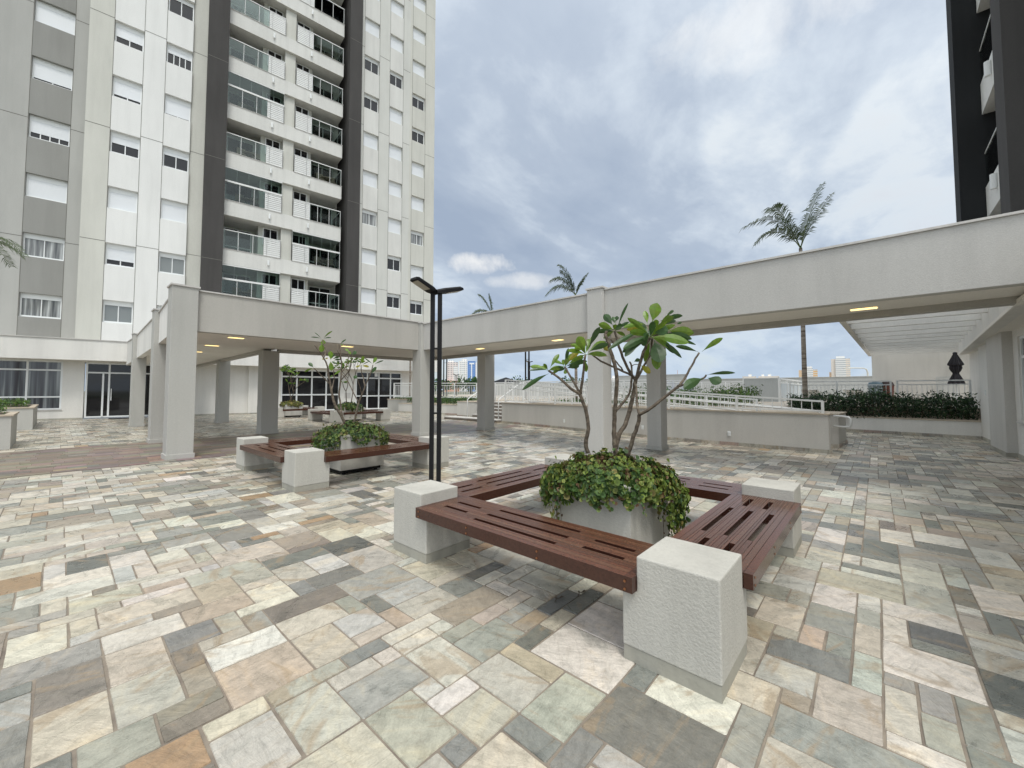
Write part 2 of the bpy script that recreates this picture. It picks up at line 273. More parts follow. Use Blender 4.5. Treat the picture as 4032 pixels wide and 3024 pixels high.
T1L=[[2.781,2.076,1.574,2.633,2.166,1.57,0.023,0],[2.784,2.073,1.545,2.555,2.178,1.404,0.037,0],[2.789,2.066,1.591,2.883,2.036,1.716,0.039,1],[2.775,2.082,1.582,2.773,2.159,1.606,0.027,1],[2.778,2.079,1.574,2.674,2.046,1.622,0.027,1],[3.083,2.113,1.622,3.078,2.269,1.546,0.027,1],[3.08,2.116,1.631,3.09,2.255,1.679,0.03,1],[3.083,2.113,1.631,3.063,2.061,1.783,0.032,0],[3.092,2.103,1.64,3.216,2.04,1.779,0.05,2],[3.095,2.1,1.636,3.113,1.93,1.696,0.03,1],[3.092,2.103,1.605,3.084,1.962,1.616,0.041,0],[3.074,2.123,1.622,3.072,2.126,1.685,0.03,1],[3.08,2.116,1.596,3.05,2.075,1.553,0.044,1],[3.068,2.13,1.618,2.916,2.15,1.586,0.023,0],[2.992,1.84,1.724,2.908,1.859,1.855,0.082,1],[2.987,1.846,1.757,2.864,1.908,1.787,0.032,1],[3.012,1.818,1.766,2.986,1.697,1.928,0.048,0],[3.012,1.818,1.732,3.033,1.645,1.788,0.048,0],[3.006,1.824,1.724,3.244,1.783,1.838,0.053,1],[3.006,1.824,1.766,3.056,1.844,1.849,0.039,1],[2.978,1.856,1.674,3.044,2.008,1.595,0.053,0],[2.989,1.843,1.657,3.039,1.863,1.56,0.039,1],[2.978,1.855,1.741,2.847,1.853,1.755,0.03,1],[3.006,1.824,1.766,3.09,1.806,1.881,0.036,1],[3.337,1.755,1.946,3.201,1.831,1.995,0.059,1],[3.331,1.761,1.99,3.323,1.845,2.099,0.066,0],[3.349,1.742,1.999,3.377,1.785,2.079,0.039,0],[3.357,1.732,1.955,3.333,1.61,2.174,0.023,0],[3.355,1.735,2.026,3.358,1.731,2.075,0.036,0],[3.34,1.752,1.946,3.303,1.718,1.991,0.041,1],[3.354,1.735,1.942,3.335,1.682,2.0,0.036,0],[3.534,1.535,1.999,3.301,1.645,1.955,0.039,1],[3.528,1.542,1.964,3.553,1.738,1.97,0.044,2],[3.54,1.528,1.999,3.575,1.565,2.135,0.048,1],[3.57,1.495,2.017,3.603,1.458,2.194,0.107,1],[3.593,1.469,1.955,3.544,1.449,2.035,0.05,1],[3.611,1.449,2.026,3.858,1.323,2.096,0.044,0],[3.647,1.409,2.061,3.855,1.402,2.153,0.027,0],[3.64,1.417,1.99,3.917,1.407,2.065,0.039,0],[3.611,1.449,1.999,3.649,1.332,2.061,0.062,1],[3.657,1.397,1.937,3.822,1.214,1.92,0.085,1],[3.646,1.411,1.92,3.704,1.195,1.852,0.059,0],[3.622,1.437,1.875,3.99,1.251,1.83,0.032,0],[3.616,1.444,1.858,3.96,1.285,1.849,0.027,0],[3.61,1.45,1.866,3.694,1.282,1.69,0.039,0],[3.616,1.444,1.849,3.804,1.383,1.743,0.044,0],[3.551,1.471,1.845,3.469,1.383,1.643,0.133,0],[3.556,1.465,1.793,3.547,1.446,1.586,0.085,1],[3.528,1.497,1.845,3.615,1.594,1.666,0.05,1],[3.522,1.549,1.902,3.309,1.636,1.697,0.066,0],[3.51,1.562,1.937,3.165,1.722,1.752,0.044,0],[3.516,1.51,1.871,3.456,1.548,1.808,0.071,0],[3.534,1.535,1.937,3.522,1.699,1.916,0.044,1],[3.52,1.475,1.93,3.466,1.312,1.908,0.085,0],[3.528,1.542,1.911,3.404,1.605,1.93,0.032,1],[3.869,1.386,2.024,3.903,1.348,2.042,0.021,0],[3.503,1.495,1.912,3.372,1.492,1.847,0.053,0],[3.549,1.443,1.895,3.819,1.441,1.922,0.053,0],[3.531,1.089,1.719,3.455,1.249,1.775,0.036,0],[3.55,1.068,1.723,3.613,0.923,1.83,0.044,1],[3.517,1.03,1.527,3.565,0.826,1.54,0.027,0],[3.525,1.021,1.503,3.49,0.911,1.461,0.075,0],[3.501,1.048,1.499,3.29,1.133,1.417,0.078,0],[3.598,1.689,1.67,3.637,1.645,1.693,0.036,0],[3.64,1.642,1.638,3.652,1.553,1.56,0.055,2],[3.264,1.762,1.705,3.233,1.871,1.712,0.021,2],[3.261,1.765,1.747,3.274,1.825,1.8,0.044,2]]
T2B=[[0.05,0.035,[[3.563,7.327,0.771],[3.486,7.337,0.943],[3.387,7.373,1.128],[3.348,7.417,1.324],[3.328,7.439,1.478]]],[0.034,0.018,[[3.328,7.439,1.478],[3.298,7.473,1.702],[3.255,7.445,1.868],[3.186,7.448,2.003],[3.04,7.461,2.215]]],[0.02,0.013,[[3.313,7.455,1.52],[3.208,7.423,1.615],[3.09,7.405,1.722],[3.009,7.42,1.801]]],[0.02,0.014,[[3.195,7.437,2.003],[3.252,7.524,2.138],[3.234,7.619,2.342]]],[0.02,0.013,[[3.338,7.428,1.366],[3.45,7.602,1.552],[3.481,7.643,1.683],[3.466,7.66,1.785]]],[0.035,0.022,[[3.542,7.424,0.937],[3.545,7.496,1.121],[3.524,7.52,1.336],[3.541,7.501,1.595],[3.549,7.492,1.768]]],[0.022,0.014,[[3.549,7.492,1.768],[3.543,7.499,1.97],[3.527,7.517,2.144],[3.511,7.534,2.274]]],[0.02,0.013,[[3.548,7.494,1.739],[3.653,7.525,1.875],[3.705,7.543,2.04],[3.722,7.524,2.188]]],[0.02,0.013,[[3.541,7.501,1.595],[3.579,7.309,1.735],[3.592,7.219,1.874],[3.581,7.157,2.054]]],[0.014,0.01,[[3.543,7.499,1.941],[3.472,7.428,2.063],[3.42,7.412,2.146]]],[0.036,0.024,[[3.691,7.258,0.781],[3.756,7.261,1.078],[3.784,7.23,1.221],[3.831,7.178,1.408],[3.859,7.146,1.523]]],[0.022,0.014,[[3.859,7.146,1.523],[3.915,7.084,1.725],[3.943,7.053,1.884]]],[0.02,0.012,[[3.845,7.162,1.48],[3.875,7.279,1.627],[3.849,7.307,1.773],[3.843,7.314,1.89]]],[0.02,0.012,[[3.77,7.245,1.178],[3.735,7.434,1.408],[3.723,7.598,1.585],[3.653,7.676,1.719]]],[0.018,0.012,[[3.807,7.204,1.336],[3.733,7.137,1.479],[3.652,7.077,1.611]]]]
T2L=[[3.269,7.654,2.37,3.335,7.432,2.498,0.028,1],[3.246,7.681,2.37,3.071,7.726,2.385,0.02,0],[3.246,7.681,2.37,3.159,7.778,2.484,0.014,0],[3.269,7.654,2.37,3.369,7.543,2.388,0.02,0],[3.265,7.659,2.356,3.27,7.653,2.26,0.085,1],[3.256,7.669,2.284,3.248,7.678,2.117,0.091,1],[3.368,7.544,1.963,3.362,7.551,2.134,0.088,1],[3.364,7.549,1.949,3.379,7.532,1.77,0.085,1],[3.387,7.523,1.984,3.477,7.423,2.031,0.037,0],[3.397,7.512,1.963,3.533,7.51,1.985,0.037,0],[3.373,7.539,1.991,3.419,7.487,2.077,0.028,0],[3.292,7.629,1.984,3.259,7.666,1.984,0.026,2],[3.292,7.629,1.984,3.33,7.587,2.006,0.026,2],[3.449,7.604,1.682,3.535,7.508,1.775,0.043,1],[3.449,7.604,1.689,3.406,7.652,1.65,0.028,1],[3.03,7.472,1.81,2.968,7.541,1.897,0.062,0],[3.026,7.477,1.804,2.922,7.593,1.732,0.034,1],[3.526,7.518,2.274,3.599,7.436,2.368,0.026,0],[3.526,7.518,2.267,3.564,7.475,2.262,0.02,1],[3.685,7.49,2.139,3.641,7.539,2.2,0.051,1],[3.576,7.163,2.061,3.639,7.092,2.113,0.062,0],[3.566,7.173,2.054,3.542,7.2,2.124,0.048,1],[3.843,7.314,1.912,3.876,7.277,2.061,0.062,1],[3.853,7.303,1.883,3.945,7.2,1.956,0.017,0],[3.843,7.313,1.875,3.775,7.389,1.846,0.037,2],[3.853,7.303,1.875,3.944,7.201,1.853,0.043,2],[3.943,7.053,1.905,3.985,7.005,2.028,0.065,1],[3.938,7.058,1.898,3.836,7.172,2.011,0.023,0],[3.952,7.042,1.891,4.077,6.903,1.967,0.023,0],[3.92,7.078,1.71,3.986,7.004,1.847,0.06,0],[3.654,7.075,1.618,3.607,7.128,1.667,0.071,0]]
# ================================================================ ground and paving
rnd=random.Random(7)
m=MB(); m.face([(-1500,-1500,-.06),(1500,-1500,-.06),(1500,1500,-.06),(-1500,1500,-.06)]); struct(m.build('ground',LAND))
U=.118
X0,X1,Y0,Y1=-9.0,20.4,-6.0,30.6
m=MB(); m.face([(X0,Y0,-.004),(X1,Y0,-.004),(X1,Y1,-.004),(X0,Y1,-.004)]); struct(m.build('mortar_bed',GROUT))
PAL=[((.665,.62,.53),16),((.57,.52,.425),14),((.47,.45,.385),15),((.37,.365,.32),13),((.26,.26,.235),11),((.50,.425,.325),7),((.71,.675,.595),10),((.37,.315,.255),6),((.155,.157,.145),4.5),((.54,.475,.40),6),((.43,.30,.18),3),((.265,.235,.195),5),((.20,.20,.175),4),((.53,.525,.475),7)]
PW=[p[1] for p in PAL]
def stonecol():
    c=rnd.choices(PAL,PW)[0][0]; k=rnd.uniform(.84,1.05); return tuple(min(.86,v*k*rnd.uniform(.97,1.03)) for v in c)+(rnd.random(),)
nx=int((X1-X0)/U); ny=int((Y1-Y0)/U); occ=[bytearray(ny) for _ in range(nx)]
SZ=[((2,2),14),((3,2),16),((2,3),20),((3,3),8),((2,4),6),((4,2),7),((1,2),15),((2,1),11),((1,3),9),((3,1),8),((3,4),4),((4,3),4),((1,1),1)]
SW=[s_[1] for s_ in SZ]; st=MB(); br=MB()
def brown(x,y): return 10.45<y<14.75 and x<12.3
for i in range(nx):
    for j in range(ny):
        if occ[i][j]: continue
        x=X0+i*U; y=Y0+j*U
        if brown(x+.05,y+.05):
            occ[i][j]=1; continue
        for t_ in range(9):
            a,b=rnd.choices(SZ,SW)[0][0] if t_<8 else (1,1)
            if i+a>nx or j+b>ny: continue
            if all(not occ[i+p][j+q] and not brown(X0+(i+p)*U+.05,Y0+(j+q)*U+.05) for p in range(a) for q in range(b)): break
        else: a,b=1,1
        for p in range(a):
            for q in range(b): occ[i+p][j+q]=1
        g=.0048 if x*x+y*y<40 else .0042; x1=x+a*U; y1=y+b*U; zj=rnd.uniform(0,.0012); jt=lambda: rnd.uniform(-.0028,.0032)
        P=[(x+g+jt(),y+g+jt()),(x1-g+jt(),y+g+jt()),(x1-g+jt(),y1-g+jt()),(x+g+jt(),y1-g+jt())]
        near=(x*x+y*y)<40; c=stonecol()
        if near:    # chipped corners, chamfered edge
            ch=.004; Q=[]
            for k in range(4):
                pv=P[k-1]; cu=P[k]; nx_=P[(k+1)%4]; s_=ch*rnd.uniform(.3,1.8)
                l1=math.dist(cu,pv); l2=math.dist(cu,nx_)
                Q.append((cu[0]+(pv[0]-cu[0])*s_/l1,cu[1]+(pv[1]-cu[1])*s_/l1)); 
                if l2>.2: Q.append((cu[0]+(nx_[0]-cu[0])*s_/l2,cu[1]+(nx_[1]-cu[1])*s_/l2)); Q.append((cu[0]+(nx_[0]-cu[0])*.5+ (0 if abs(nx_[0]-cu[0])>.05 else jt()*.6),cu[1]+(nx_[1]-cu[1])*.5+(0 if abs(nx_[1]-cu[1])>.05 else jt()*.6)))
                else: Q.append((cu[0]+(nx_[0]-cu[0])*s_/l2,cu[1]+(nx_[1]-cu[1])*s_/l2))
            cx=sum(q[0] for q in Q)/len(Q); cy=sum(q[1] for q in Q)/len(Q)
            I=[(q[0]+(cx-q[0])*.018,q[1]+(cy-q[1])*.018) for q in Q]
            st.face([(q[0],q[1],zj) for q in I],c)
            for k in range(len(Q)):
                k2=(k+1)%len(Q); st.face([(Q[k][0],Q[k][1],-.0038),(Q[k2][0],Q[k2][1],-.0038),(I[k2][0],I[k2][1],zj),(I[k][0],I[k][1],zj)],c)
        else: st.face([(q[0],q[1],zj) for q in P],c)
struct(st.build('paving',STONE))
x=X0
BC=[(.205,.16,.13),(.25,.20,.16),(.17,.135,.11),(.28,.225,.18),(.20,.165,.135)]
y=10.45
while y<14.75:
    y2=min(y+.20,14.78); x=X0-rnd.uniform(0,.3)
    while x<12.3:
        x2=x+.42; xa=max(x,X0); 
        if x2>xa: br.face([(xa+.003,y+.003,.0015),(min(x2,12.35)-.003,y+.003,.0015),(min(x2,12.35)-.003,y2-.003,.0015),(xa+.003,y2-.003,.0015)],tuple(v*rnd.uniform(.85,1.15) for v in rnd.choice(BC))+(1,))
        x=x2
    y=y2
struct(br.build('walkway',BRICKF))
m=MB(); m.prism([(19.4,-3.2),(60,-3.2),(60,45),(15.0,45),(17.2,23.5),(17.2,12.0),(14.9,12.0),(14.2,8.0),(14.2,2.4),(19.4,2.4)],-.05,.84); struct(m.build('terrace_floor',TERR))
m=MB(); m.face([(22.5,7.5,.86),(27.5,7.5,.86),(27.5,14.5,.86),(22.5,14.5,.86)]); struct(m.build('pool_water',POOL))
# ================================================================ benches, planters
ZS,ZT=.37,.545
def slot_plate(L,lab=None):
    """bench seat along +x, outer edge y=-.05, inner edge y=.47, ends mitred; returns MB"""
    a0=.40; a1=L-.40
    ys=[-.05,-.012]; slots_c=[.075,.215,.355]; slots_s=[.145,.29]; hw=.017
    yc=sorted(set([-.05,-.004,.47,.424]+[v for s_ in slots_c+slots_s for v in (s_-hw,s_+hw)]+[.11,.18,.25,.32,.39,.035]))
    mid=(a0+a1)/2; tl=.375*(L/2.7)
    xs=sorted(set([a0,a0+.045,a0+.14,a0+.14+.27,mid-tl,mid+tl,a1-.14-.27,a1-.14,a1-.045,a1]))
    m=MB(); z0,z1=ZS,.45
    def hole(i,j):
        xm=(xs[i]+xs[i+1])/2; ym=(yc[j]+yc[j+1])/2
        if mid-tl<xm<mid+tl: return any(abs(ym-s_)<hw for s_ in slots_c)
        if a0+.14<xm<a0+.41 or a1-.41<xm<a1-.14: return any(abs(ym-s_)<hw for s_ in slots_s)
        return False
    def X(i,y):
        if i==0: return a0 if y<=.40 else a0+(y-.40)
        if i==len(xs)-1: return a1 if y<=.40 else a1-(y-.40)
        if i==1: return xs[i]+max(0,y-.40)
        if i==len(xs)-2: return xs[i]-max(0,y-.40)
        return xs[i]
    tone={}
    for j in range(len(yc)-1):
        k=rnd.uniform(.82,1.22); kk=rnd.uniform(.9,1.12); tone[j]=(.112*k,.045*k*kk,.025*k*kk,1)
    for i in range(len(xs)-1):
        for j in range(len(yc)-1):
            if hole(i,j): continue
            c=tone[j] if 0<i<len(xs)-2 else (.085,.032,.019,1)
            ya,yb=yc[j],yc[j+1]; g=.0013
            P=[(X(i,ya),ya+g),(X(i+1,ya),ya+g),(X(i+1,yb),yb-g),(X(i,yb),yb-g)]
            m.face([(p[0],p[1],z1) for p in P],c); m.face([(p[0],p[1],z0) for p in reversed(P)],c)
            for (p,q,ii,jj) in ((P[0],P[1],i,j-1),(P[1],P[2],i+1,j),(P[2],P[3],i,j+1),(P[3],P[0],i-1,j)):
                solid=0<=ii<len(xs)-1 and 0<=jj<len(yc)-1 and not hole(ii,jj)
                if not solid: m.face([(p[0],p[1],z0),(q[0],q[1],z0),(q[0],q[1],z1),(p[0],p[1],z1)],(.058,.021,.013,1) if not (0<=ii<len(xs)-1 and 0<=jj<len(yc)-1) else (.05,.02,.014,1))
    return m
def block_mb():   # outer corner at origin, body towards +x +y, notched for the two seats
    m=MB(); c=.48; b=.40; z0,z1,z2=.075,ZS-.004,ZT
    m.face([(0,0,z0),(c,0,z0),(c,0,z1),(b,0,z1),(b,0,z2),(0,0,z2)]); m.face([(0,0,z0),(0,0,z2),(0,b,z2),(0,b,z1),(0,c,z1),(0,c,z0)])
    m.face([(c,0,z0),(c,c,z0),(c,c,z1),(c,0,z1)]); m.face([(c,c,z0),(0,c,z0),(0,c,z1),(c,c,z1)])
    m.face([(b,0,z1),(c,0,z1),(c,c,z1),(0,c,z1),(0,b,z1),(b,b,z1)]); m.face([(b,0,z1),(b,b,z1),(b,b,z2),(b,0,z2)]); m.face([(b,b,z1),(0,b,z1),(0,b,z2),(b,b,z2)])
    m.face([(0,0,z2),(b,0,z2),(b,b,z2),(0,b,z2)]); m.face([(0,0,z0),(0,c,z0),(c,c,z0),(c,0,z0)]); return m
def skirt_mb():
    m=MB(); m.prism([(.004,.004),(.476,.004),(.476,.476),(.004,.476)],0.0,.075); return m
BRASS=M('copper_bolt',(.30,.13,.06),.4,metal=.7)
def bench_set(x0,y0,LX,LY,label,near=False):
    t=empty('square_bench',(x0,y0,0)); tag(t,label,'bench','square benches round the planters')
    me=block_mb().mesh('support_block',ST_BLOCK,True); ms=skirt_mb().mesh('stone_plinth',SKIRT)
    for (cx,cy,rz) in ((0,0,0),(LX,0,90),(LX,LY,180),(0,LY,270)):
        o=shared('support_block',me,t,(cx,cy,0),R(rz))
        if near or True:
            bv=o.modifiers.new('b','BEVEL'); bv.width=.008; bv.segments=2; bv.limit_method='ANGLE'
        shared('stone_plinth',ms,o)
    for (cx,cy,rz,L_) in ((0,0,0,LX),(LX,0,90,LY),(LX,LY,180,LX),(0,LY,270,LY)):
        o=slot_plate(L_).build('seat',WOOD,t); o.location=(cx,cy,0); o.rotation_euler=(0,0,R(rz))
        for bx in (.44,L_*.38,L_*.62,L_-.44) if near else ():
            for bz in (.385,.425):
                bm_=MB(); bm_.tube([(bx,-.0505,bz),(bx,-.053,bz)],.007,k=8); bm_.build('bolt',BRASS,o)
    return t
def planter(cx,cy,w,label,h0=.08,h1=.66,feet=True):
    t=empty('planter_box',(cx,cy,0)); tag(t,label,'planter','planters inside the square benches')
    m=MB(); a=w/2; m.box(-a,a,-a,a,h0,h1-.06); i=a-.05
    m.prism([(-a,-a),(a,-a),(a,-i),(-a,-i)],h1-.06,h1); m.prism([(-a,i),(a,i),(a,a),(-a,a)],h1-.06,h1); m.prism([(-a,-i),(-i,-i),(-i,i),(-a,i)],h1-.06,h1); m.prism([(i,-i),(a,-i),(a,i),(i,i)],h1-.06,h1)
    m.build('box',ST_BLOCK,t)
    m=MB(); m.box(-a+.04,a-.04,-a+.04,a-.04,.03,h0)
    for sx in (-1,1):
        for sy in (-1,1): m.tube([(sx*(a-.1),sy*(a-.1),0),(sx*(a-.1),sy*(a-.1),.03)],.03,k=10)
    m.build('wheeled_base',BLACKM,t)
    m=MB(); m.box(-i,i,-i,i,h1-.055,h1-.02); m.build('soil',SOIL,t); return t
def herb(cx,cy,w,top,nl,seed,label,rad=(.011,.025),cols=None,droop=.3,over=.12,dome=.13,dirs=((-48,1.0),(132,.45)),base=.22):
    r=random.Random(seed); a=w/2; m=MB()
    cols=cols or [(.13,.19,.035),(.09,.15,.03),(.19,.23,.055),(.05,.10,.025),(.03,.07,.02),(.17,.15,.05),(.13,.08,.04)]
    lob=[(r.uniform(0,6.28),r.uniform(.6,1.3)) for _ in range(9)]
    def edge(th):   # how far the stems hang down at this side of the box
        v=base+.13*(math.sin(th*5+lob[0][0])+math.sin(th*9+lob[1][0])+.8*math.sin(th*14+lob[2][0]))
        for d_,k_ in dirs: v+=k_*max(0,math.cos(th-R(d_)))**1.5
        return max(.04,v)
    def hump(x,y): # lumpy top, with a few sprouting clumps and hollows
        return .05*math.sin(x*13+lob[3][0])*math.sin(y*12+lob[4][0])+.035*math.sin(x*25+y*19+lob[5][0])+.03*math.sin(y*31-x*9+lob[6][0])
    def leaf(p,nrm,s,c,dark):
        u=nrm.orthogonal().normalized(); v=nrm.cross(u); asp=r.uniform(.72,1.0); rot=r.uniform(0,6.28); n=7; cup=r.uniform(.1,.55)
        ring=[p+(u*math.cos(rot+2*math.pi*t_/n)*s+v*math.sin(rot+2*math.pi*t_/n)*s*asp)+nrm*s*cup*(1+.5*math.cos(4*math.pi*t_/n+rot)) for t_ in range(n)]
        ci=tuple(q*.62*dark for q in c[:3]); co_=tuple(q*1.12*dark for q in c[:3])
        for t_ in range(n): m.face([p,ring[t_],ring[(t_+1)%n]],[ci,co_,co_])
    k=0
    while k<nl:
        th=r.uniform(0,2*math.pi); q=r.random(); e=edge(th)
        R_=a*min(1/max(abs(math.cos(th)),abs(math.sin(th))),1.2)
        if q<.55:
            rho=math.sqrt(r.random())*1.04; rr=rho*(R_+over*.5*min(1,e*1.5)); x_,y_=math.cos(th)*rr,math.sin(th)*rr
            dep=r.random()**1.6*.07; z=top+.01+dome*(1-rho**2)*(.9)+hump(x_,y_)*(1-.5*rho)-dep
            if r.random()<.05: z+=r.uniform(.02,.08); dep=0
            nrm=Vector((math.cos(th)*rho*.9,math.sin(th)*rho*.9,.9))
        else:
            if r.random()>min(1,e*1.25): continue
            f=r.random(); drop=droop*e*f*(1 if r.random()<.9 else 1.25); belly=over*(.45+.75*math.sin(min(1,f*1.3)*math.pi*.75))*min(1.15,.5+e*.6)
            dep=r.random()**1.5*.07; rr=R_+max(.012,belly-dep); x_,y_=math.cos(th)*rr,math.sin(th)*rr
            z=top+.03-drop+hump(x_*1.3,y_)*.6; nrm=Vector((math.cos(th),math.sin(th),.45-.5*f))
        k+=1
        p=Vector((cx+x_,cy+y_,z+r.gauss(0,.012))); nrm=(nrm.normalized()+Vector((r.gauss(0,.42),r.gauss(0,.42),r.gauss(0,.42)))).normalized()
        s=r.uniform(*rad)*(1.35 if r.random()<.08 else 1)
        dry=math.sin(th*2+lob[7][0])*.6+math.sin(x_*9+seed)*.4
        ci=r.choices(cols,[max(.5,4+3*dry),5,max(.5,2.2+2*dry),4-2*dry,4-2*dry,max(.2,1.5+1.3*dry),.8])[0]; kk=r.uniform(.7,1.3)
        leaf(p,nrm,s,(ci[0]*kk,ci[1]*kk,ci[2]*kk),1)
    # dangling strands with small leaves
    for _ in range(int(nl/170)):
        th=r.uniform(0,6.28); e=edge(th); R_=a*min(1/max(abs(math.cos(th)),abs(math.sin(th))),1.2)+over*r.uniform(.3,.9); L_=droop*e*r.uniform(.7,1.25)+.05
        P_=[Vector((cx+math.cos(th)*(R_-.04),cy+math.sin(th)*(R_-.04),top)),Vector((cx+math.cos(th)*R_,cy+math.sin(th)*R_,top-L_*.4)),Vector((cx+math.cos(th+.05)*R_*.99,cy+math.sin(th+.05)*R_*.99,top-L_))]
        m.tube(P_,.002,k=3,c=(.11,.06,.035,1),cap=False)
        for t_ in range(7):
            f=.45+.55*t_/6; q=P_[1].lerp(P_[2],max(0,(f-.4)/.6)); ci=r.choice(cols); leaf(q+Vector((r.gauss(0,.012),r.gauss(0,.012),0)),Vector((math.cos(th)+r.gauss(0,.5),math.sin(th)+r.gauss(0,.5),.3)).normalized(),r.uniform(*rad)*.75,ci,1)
    for _ in range(nl//14):
        th=r.uniform(0,6.28); R_=a*min(1/max(abs(math.cos(th)),abs(math.sin(th))),1.2)*r.uniform(.1,1.02); h_=dome*(1-(R_/a/1.2)**2)
        p=Vector((cx+math.cos(th)*R_,cy+math.sin(th)*R_,top-.02)); q=p+Vector((math.cos(th)*r.uniform(.0,.07)+r.gauss(0,.02),math.sin(th)*r.uniform(0,.07)+r.gauss(0,.02),h_+r.uniform(.0,.09)))
        m.tube([p,(p+q)/2+Vector((r.gauss(0,.01),0,.02)),q],.002,k=3,c=(.13,.065,.04,1),cap=False)
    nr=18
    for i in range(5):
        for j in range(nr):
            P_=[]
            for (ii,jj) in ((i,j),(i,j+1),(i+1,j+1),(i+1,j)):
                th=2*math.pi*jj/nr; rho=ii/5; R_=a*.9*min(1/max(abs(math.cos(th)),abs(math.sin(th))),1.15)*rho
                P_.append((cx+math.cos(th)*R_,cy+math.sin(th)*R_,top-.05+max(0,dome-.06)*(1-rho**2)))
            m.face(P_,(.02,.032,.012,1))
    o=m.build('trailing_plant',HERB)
    tag(o,label,'plant','leafy ground cover in the bench planters'); return o
def blade(m,base,tip,w,c,rr,sag=.12,fold=.18,tw=None):
    """obovate leaf blade with a midrib fold"""
    b=Vector(base); t=Vector(tip); d=t-b; L_=d.length
    if L_<1e-4: return
    dn=d/L_; view=Vector((b.x,b.y,b.z-1.4)).normalized() if tw is None else tw
    side=dn.cross(view)
    if side.length<.05: side=dn.orthogonal()
    side.normalize(); nrm=side.cross(dn).normalized()
    a=rr.uniform(-.5,.5); side2=(side*math.cos(a)+nrm*math.sin(a)).normalized(); nr2=side2.cross(dn).normalized()
    w=w/max(.6,math.cos(a)); prof=[(0,.05),(.10,.08),(.2,.30),(.38,.72),(.58,1.0),(.76,.93),(.89,.62),(.96,.3),(1,.02)]
    rows=[]
    for s_,ww in prof:
        cpt=b+d*s_+nr2*(-L_*sag*.5*math.sin(s_*math.pi))*.6+Vector((0,0,L_*sag*math.sin(s_*math.pi)*.4))
        h=w*.5*ww; rows.append((cpt-side2*h+nr2*fold*h,cpt,cpt+side2*h+nr2*fold*h))
    for i in range(len(rows)-1):
        r0,r1=rows[i],rows[i+1]; c2=tuple(v*rr.uniform(.93,1.07) for v in c[:3])+(1,)
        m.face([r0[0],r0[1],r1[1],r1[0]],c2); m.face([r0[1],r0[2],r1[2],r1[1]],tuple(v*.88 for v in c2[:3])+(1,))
def frangipani(B,Lv,label,seed,dark=1.0,extra=None,thick=.74):
    r=random.Random(seed); base=B[0][2][0]; t=empty('frangipani_tree',tuple(base)); tag(t,label,'tree','frangipani trees in the bench planters')
    b=Vector(base); m=MB()
    for r0,r1,pts in B:
        P_=[Vector(p)-b for p in pts]; Q=[P_[0]]
        for i in range(len(P_)-1):
            p0=P_[max(i-1,0)]; p1=P_[i]; p2=P_[i+1]; p3=P_[min(i+2,len(P_)-1)]
            for s_ in (.25,.5,.75,1): Q.append(.5*((2*p1)+(p2-p0)*s_+(2*p0-5*p1+4*p2-p3)*s_*s_+(3*p1-p0-3*p2+p3)*s_**3))
        Q=[q+Vector((r.gauss(0,.0018),r.gauss(0,.0018),0)) for q in Q]
        m.tube(Q,r0*thick,r1*thick,k=9)
    m.build('trunk',BARK,t,smooth=True)
    C_=[(.055,.115,.035),(.15,.25,.03),(.32,.30,.03)]
    if extra:
        Lv=list(Lv)
        for (ex,ey,ez,n_,ll) in extra:
            for q in range(n_):
                a_=2*math.pi*q/n_+r.uniform(-.3,.3); el=r.uniform(-.55,.9); l_=ll*r.uniform(.65,1.1); Lv.append((ex,ey,ez,ex+math.cos(a_)*math.cos(el)*l_,ey+math.sin(a_)*math.cos(el)*l_,ez+math.sin(el)*l_,l_*r.uniform(.18,.25),r.choice([0,1,1])))
    m=MB()
    for l in Lv:
        k=r.uniform(.85,1.2); c=tuple(v*k*dark for v in C_[l[7]])+(1,)
        bb=Vector(l[0:3])-b; tt=Vector(l[3:6])-b
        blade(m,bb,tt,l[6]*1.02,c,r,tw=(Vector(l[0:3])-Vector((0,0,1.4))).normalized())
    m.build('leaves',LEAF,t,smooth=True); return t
def small_frangi(cx,cy,z,h,label,seed):
    r=random.Random(seed); B=[]; Lv=[]; base=Vector((cx,cy,z))
    def grow(p,d,l,rad,lev):
        q=p+d*l; md=(p+q)/2+Vector((r.gauss(0,.03),r.gauss(0,.03),0)); B.append((rad,rad*.7,[tuple(p),tuple(md),tuple(q)]))
        if lev==0 or r.random()<.12:
            for k in range(r.randint(3,7)):
                dd=Vector((r.gauss(0,1),r.gauss(0,1),r.uniform(-.4,.9))).normalized(); e=q+dd*r.uniform(.14,.26); Lv.append((*q,*e,r.uniform(.05,.08),r.choice([0,1,1])))
            return
        for k in range(2 if r.random()<.7 else 3):
            nd_=(d+Vector((r.gauss(0,.5),r.gauss(0,.5),.15))).normalized(); grow(q,nd_,l*r.uniform(.6,.85),rad*.72,lev-1)
    for k in range(2):
        grow(base+Vector((r.uniform(-.1,.1),r.uniform(-.1,.1),0)),Vector((r.gauss(0,.25),r.gauss(0,.25),1)).normalized(),h*.36,.035,3)
    return frangipani(B,Lv,label,seed)
bench_set(2.02,.55,2.60,2.67,'square slatted hardwood bench on four concrete blocks nearest the camera',True)
bench_set(2.20,5.97,2.70,2.75,'square hardwood bench just before the brown walkway, beyond the black lamp post')
bench_set(7.75,16.95,2.65,2.7,'square bench past the brown walkway, before the glass doors, with green planter')
bench_set(7.15,22.2,2.5,2.6,'farthest square bench, against the glazed front, round the yellowish planter')
planter(3.32,1.80,.75,'pale planter box inside the nearest bench')
planter(3.53,6.98,.78,'pale planter box on a black base inside the bench before the walkway')
planter(9.05,18.3,.85,'pale planter box inside the bench past the walkway')
planter(8.4,23.5,.85,'pale planter box inside the farthest bench')
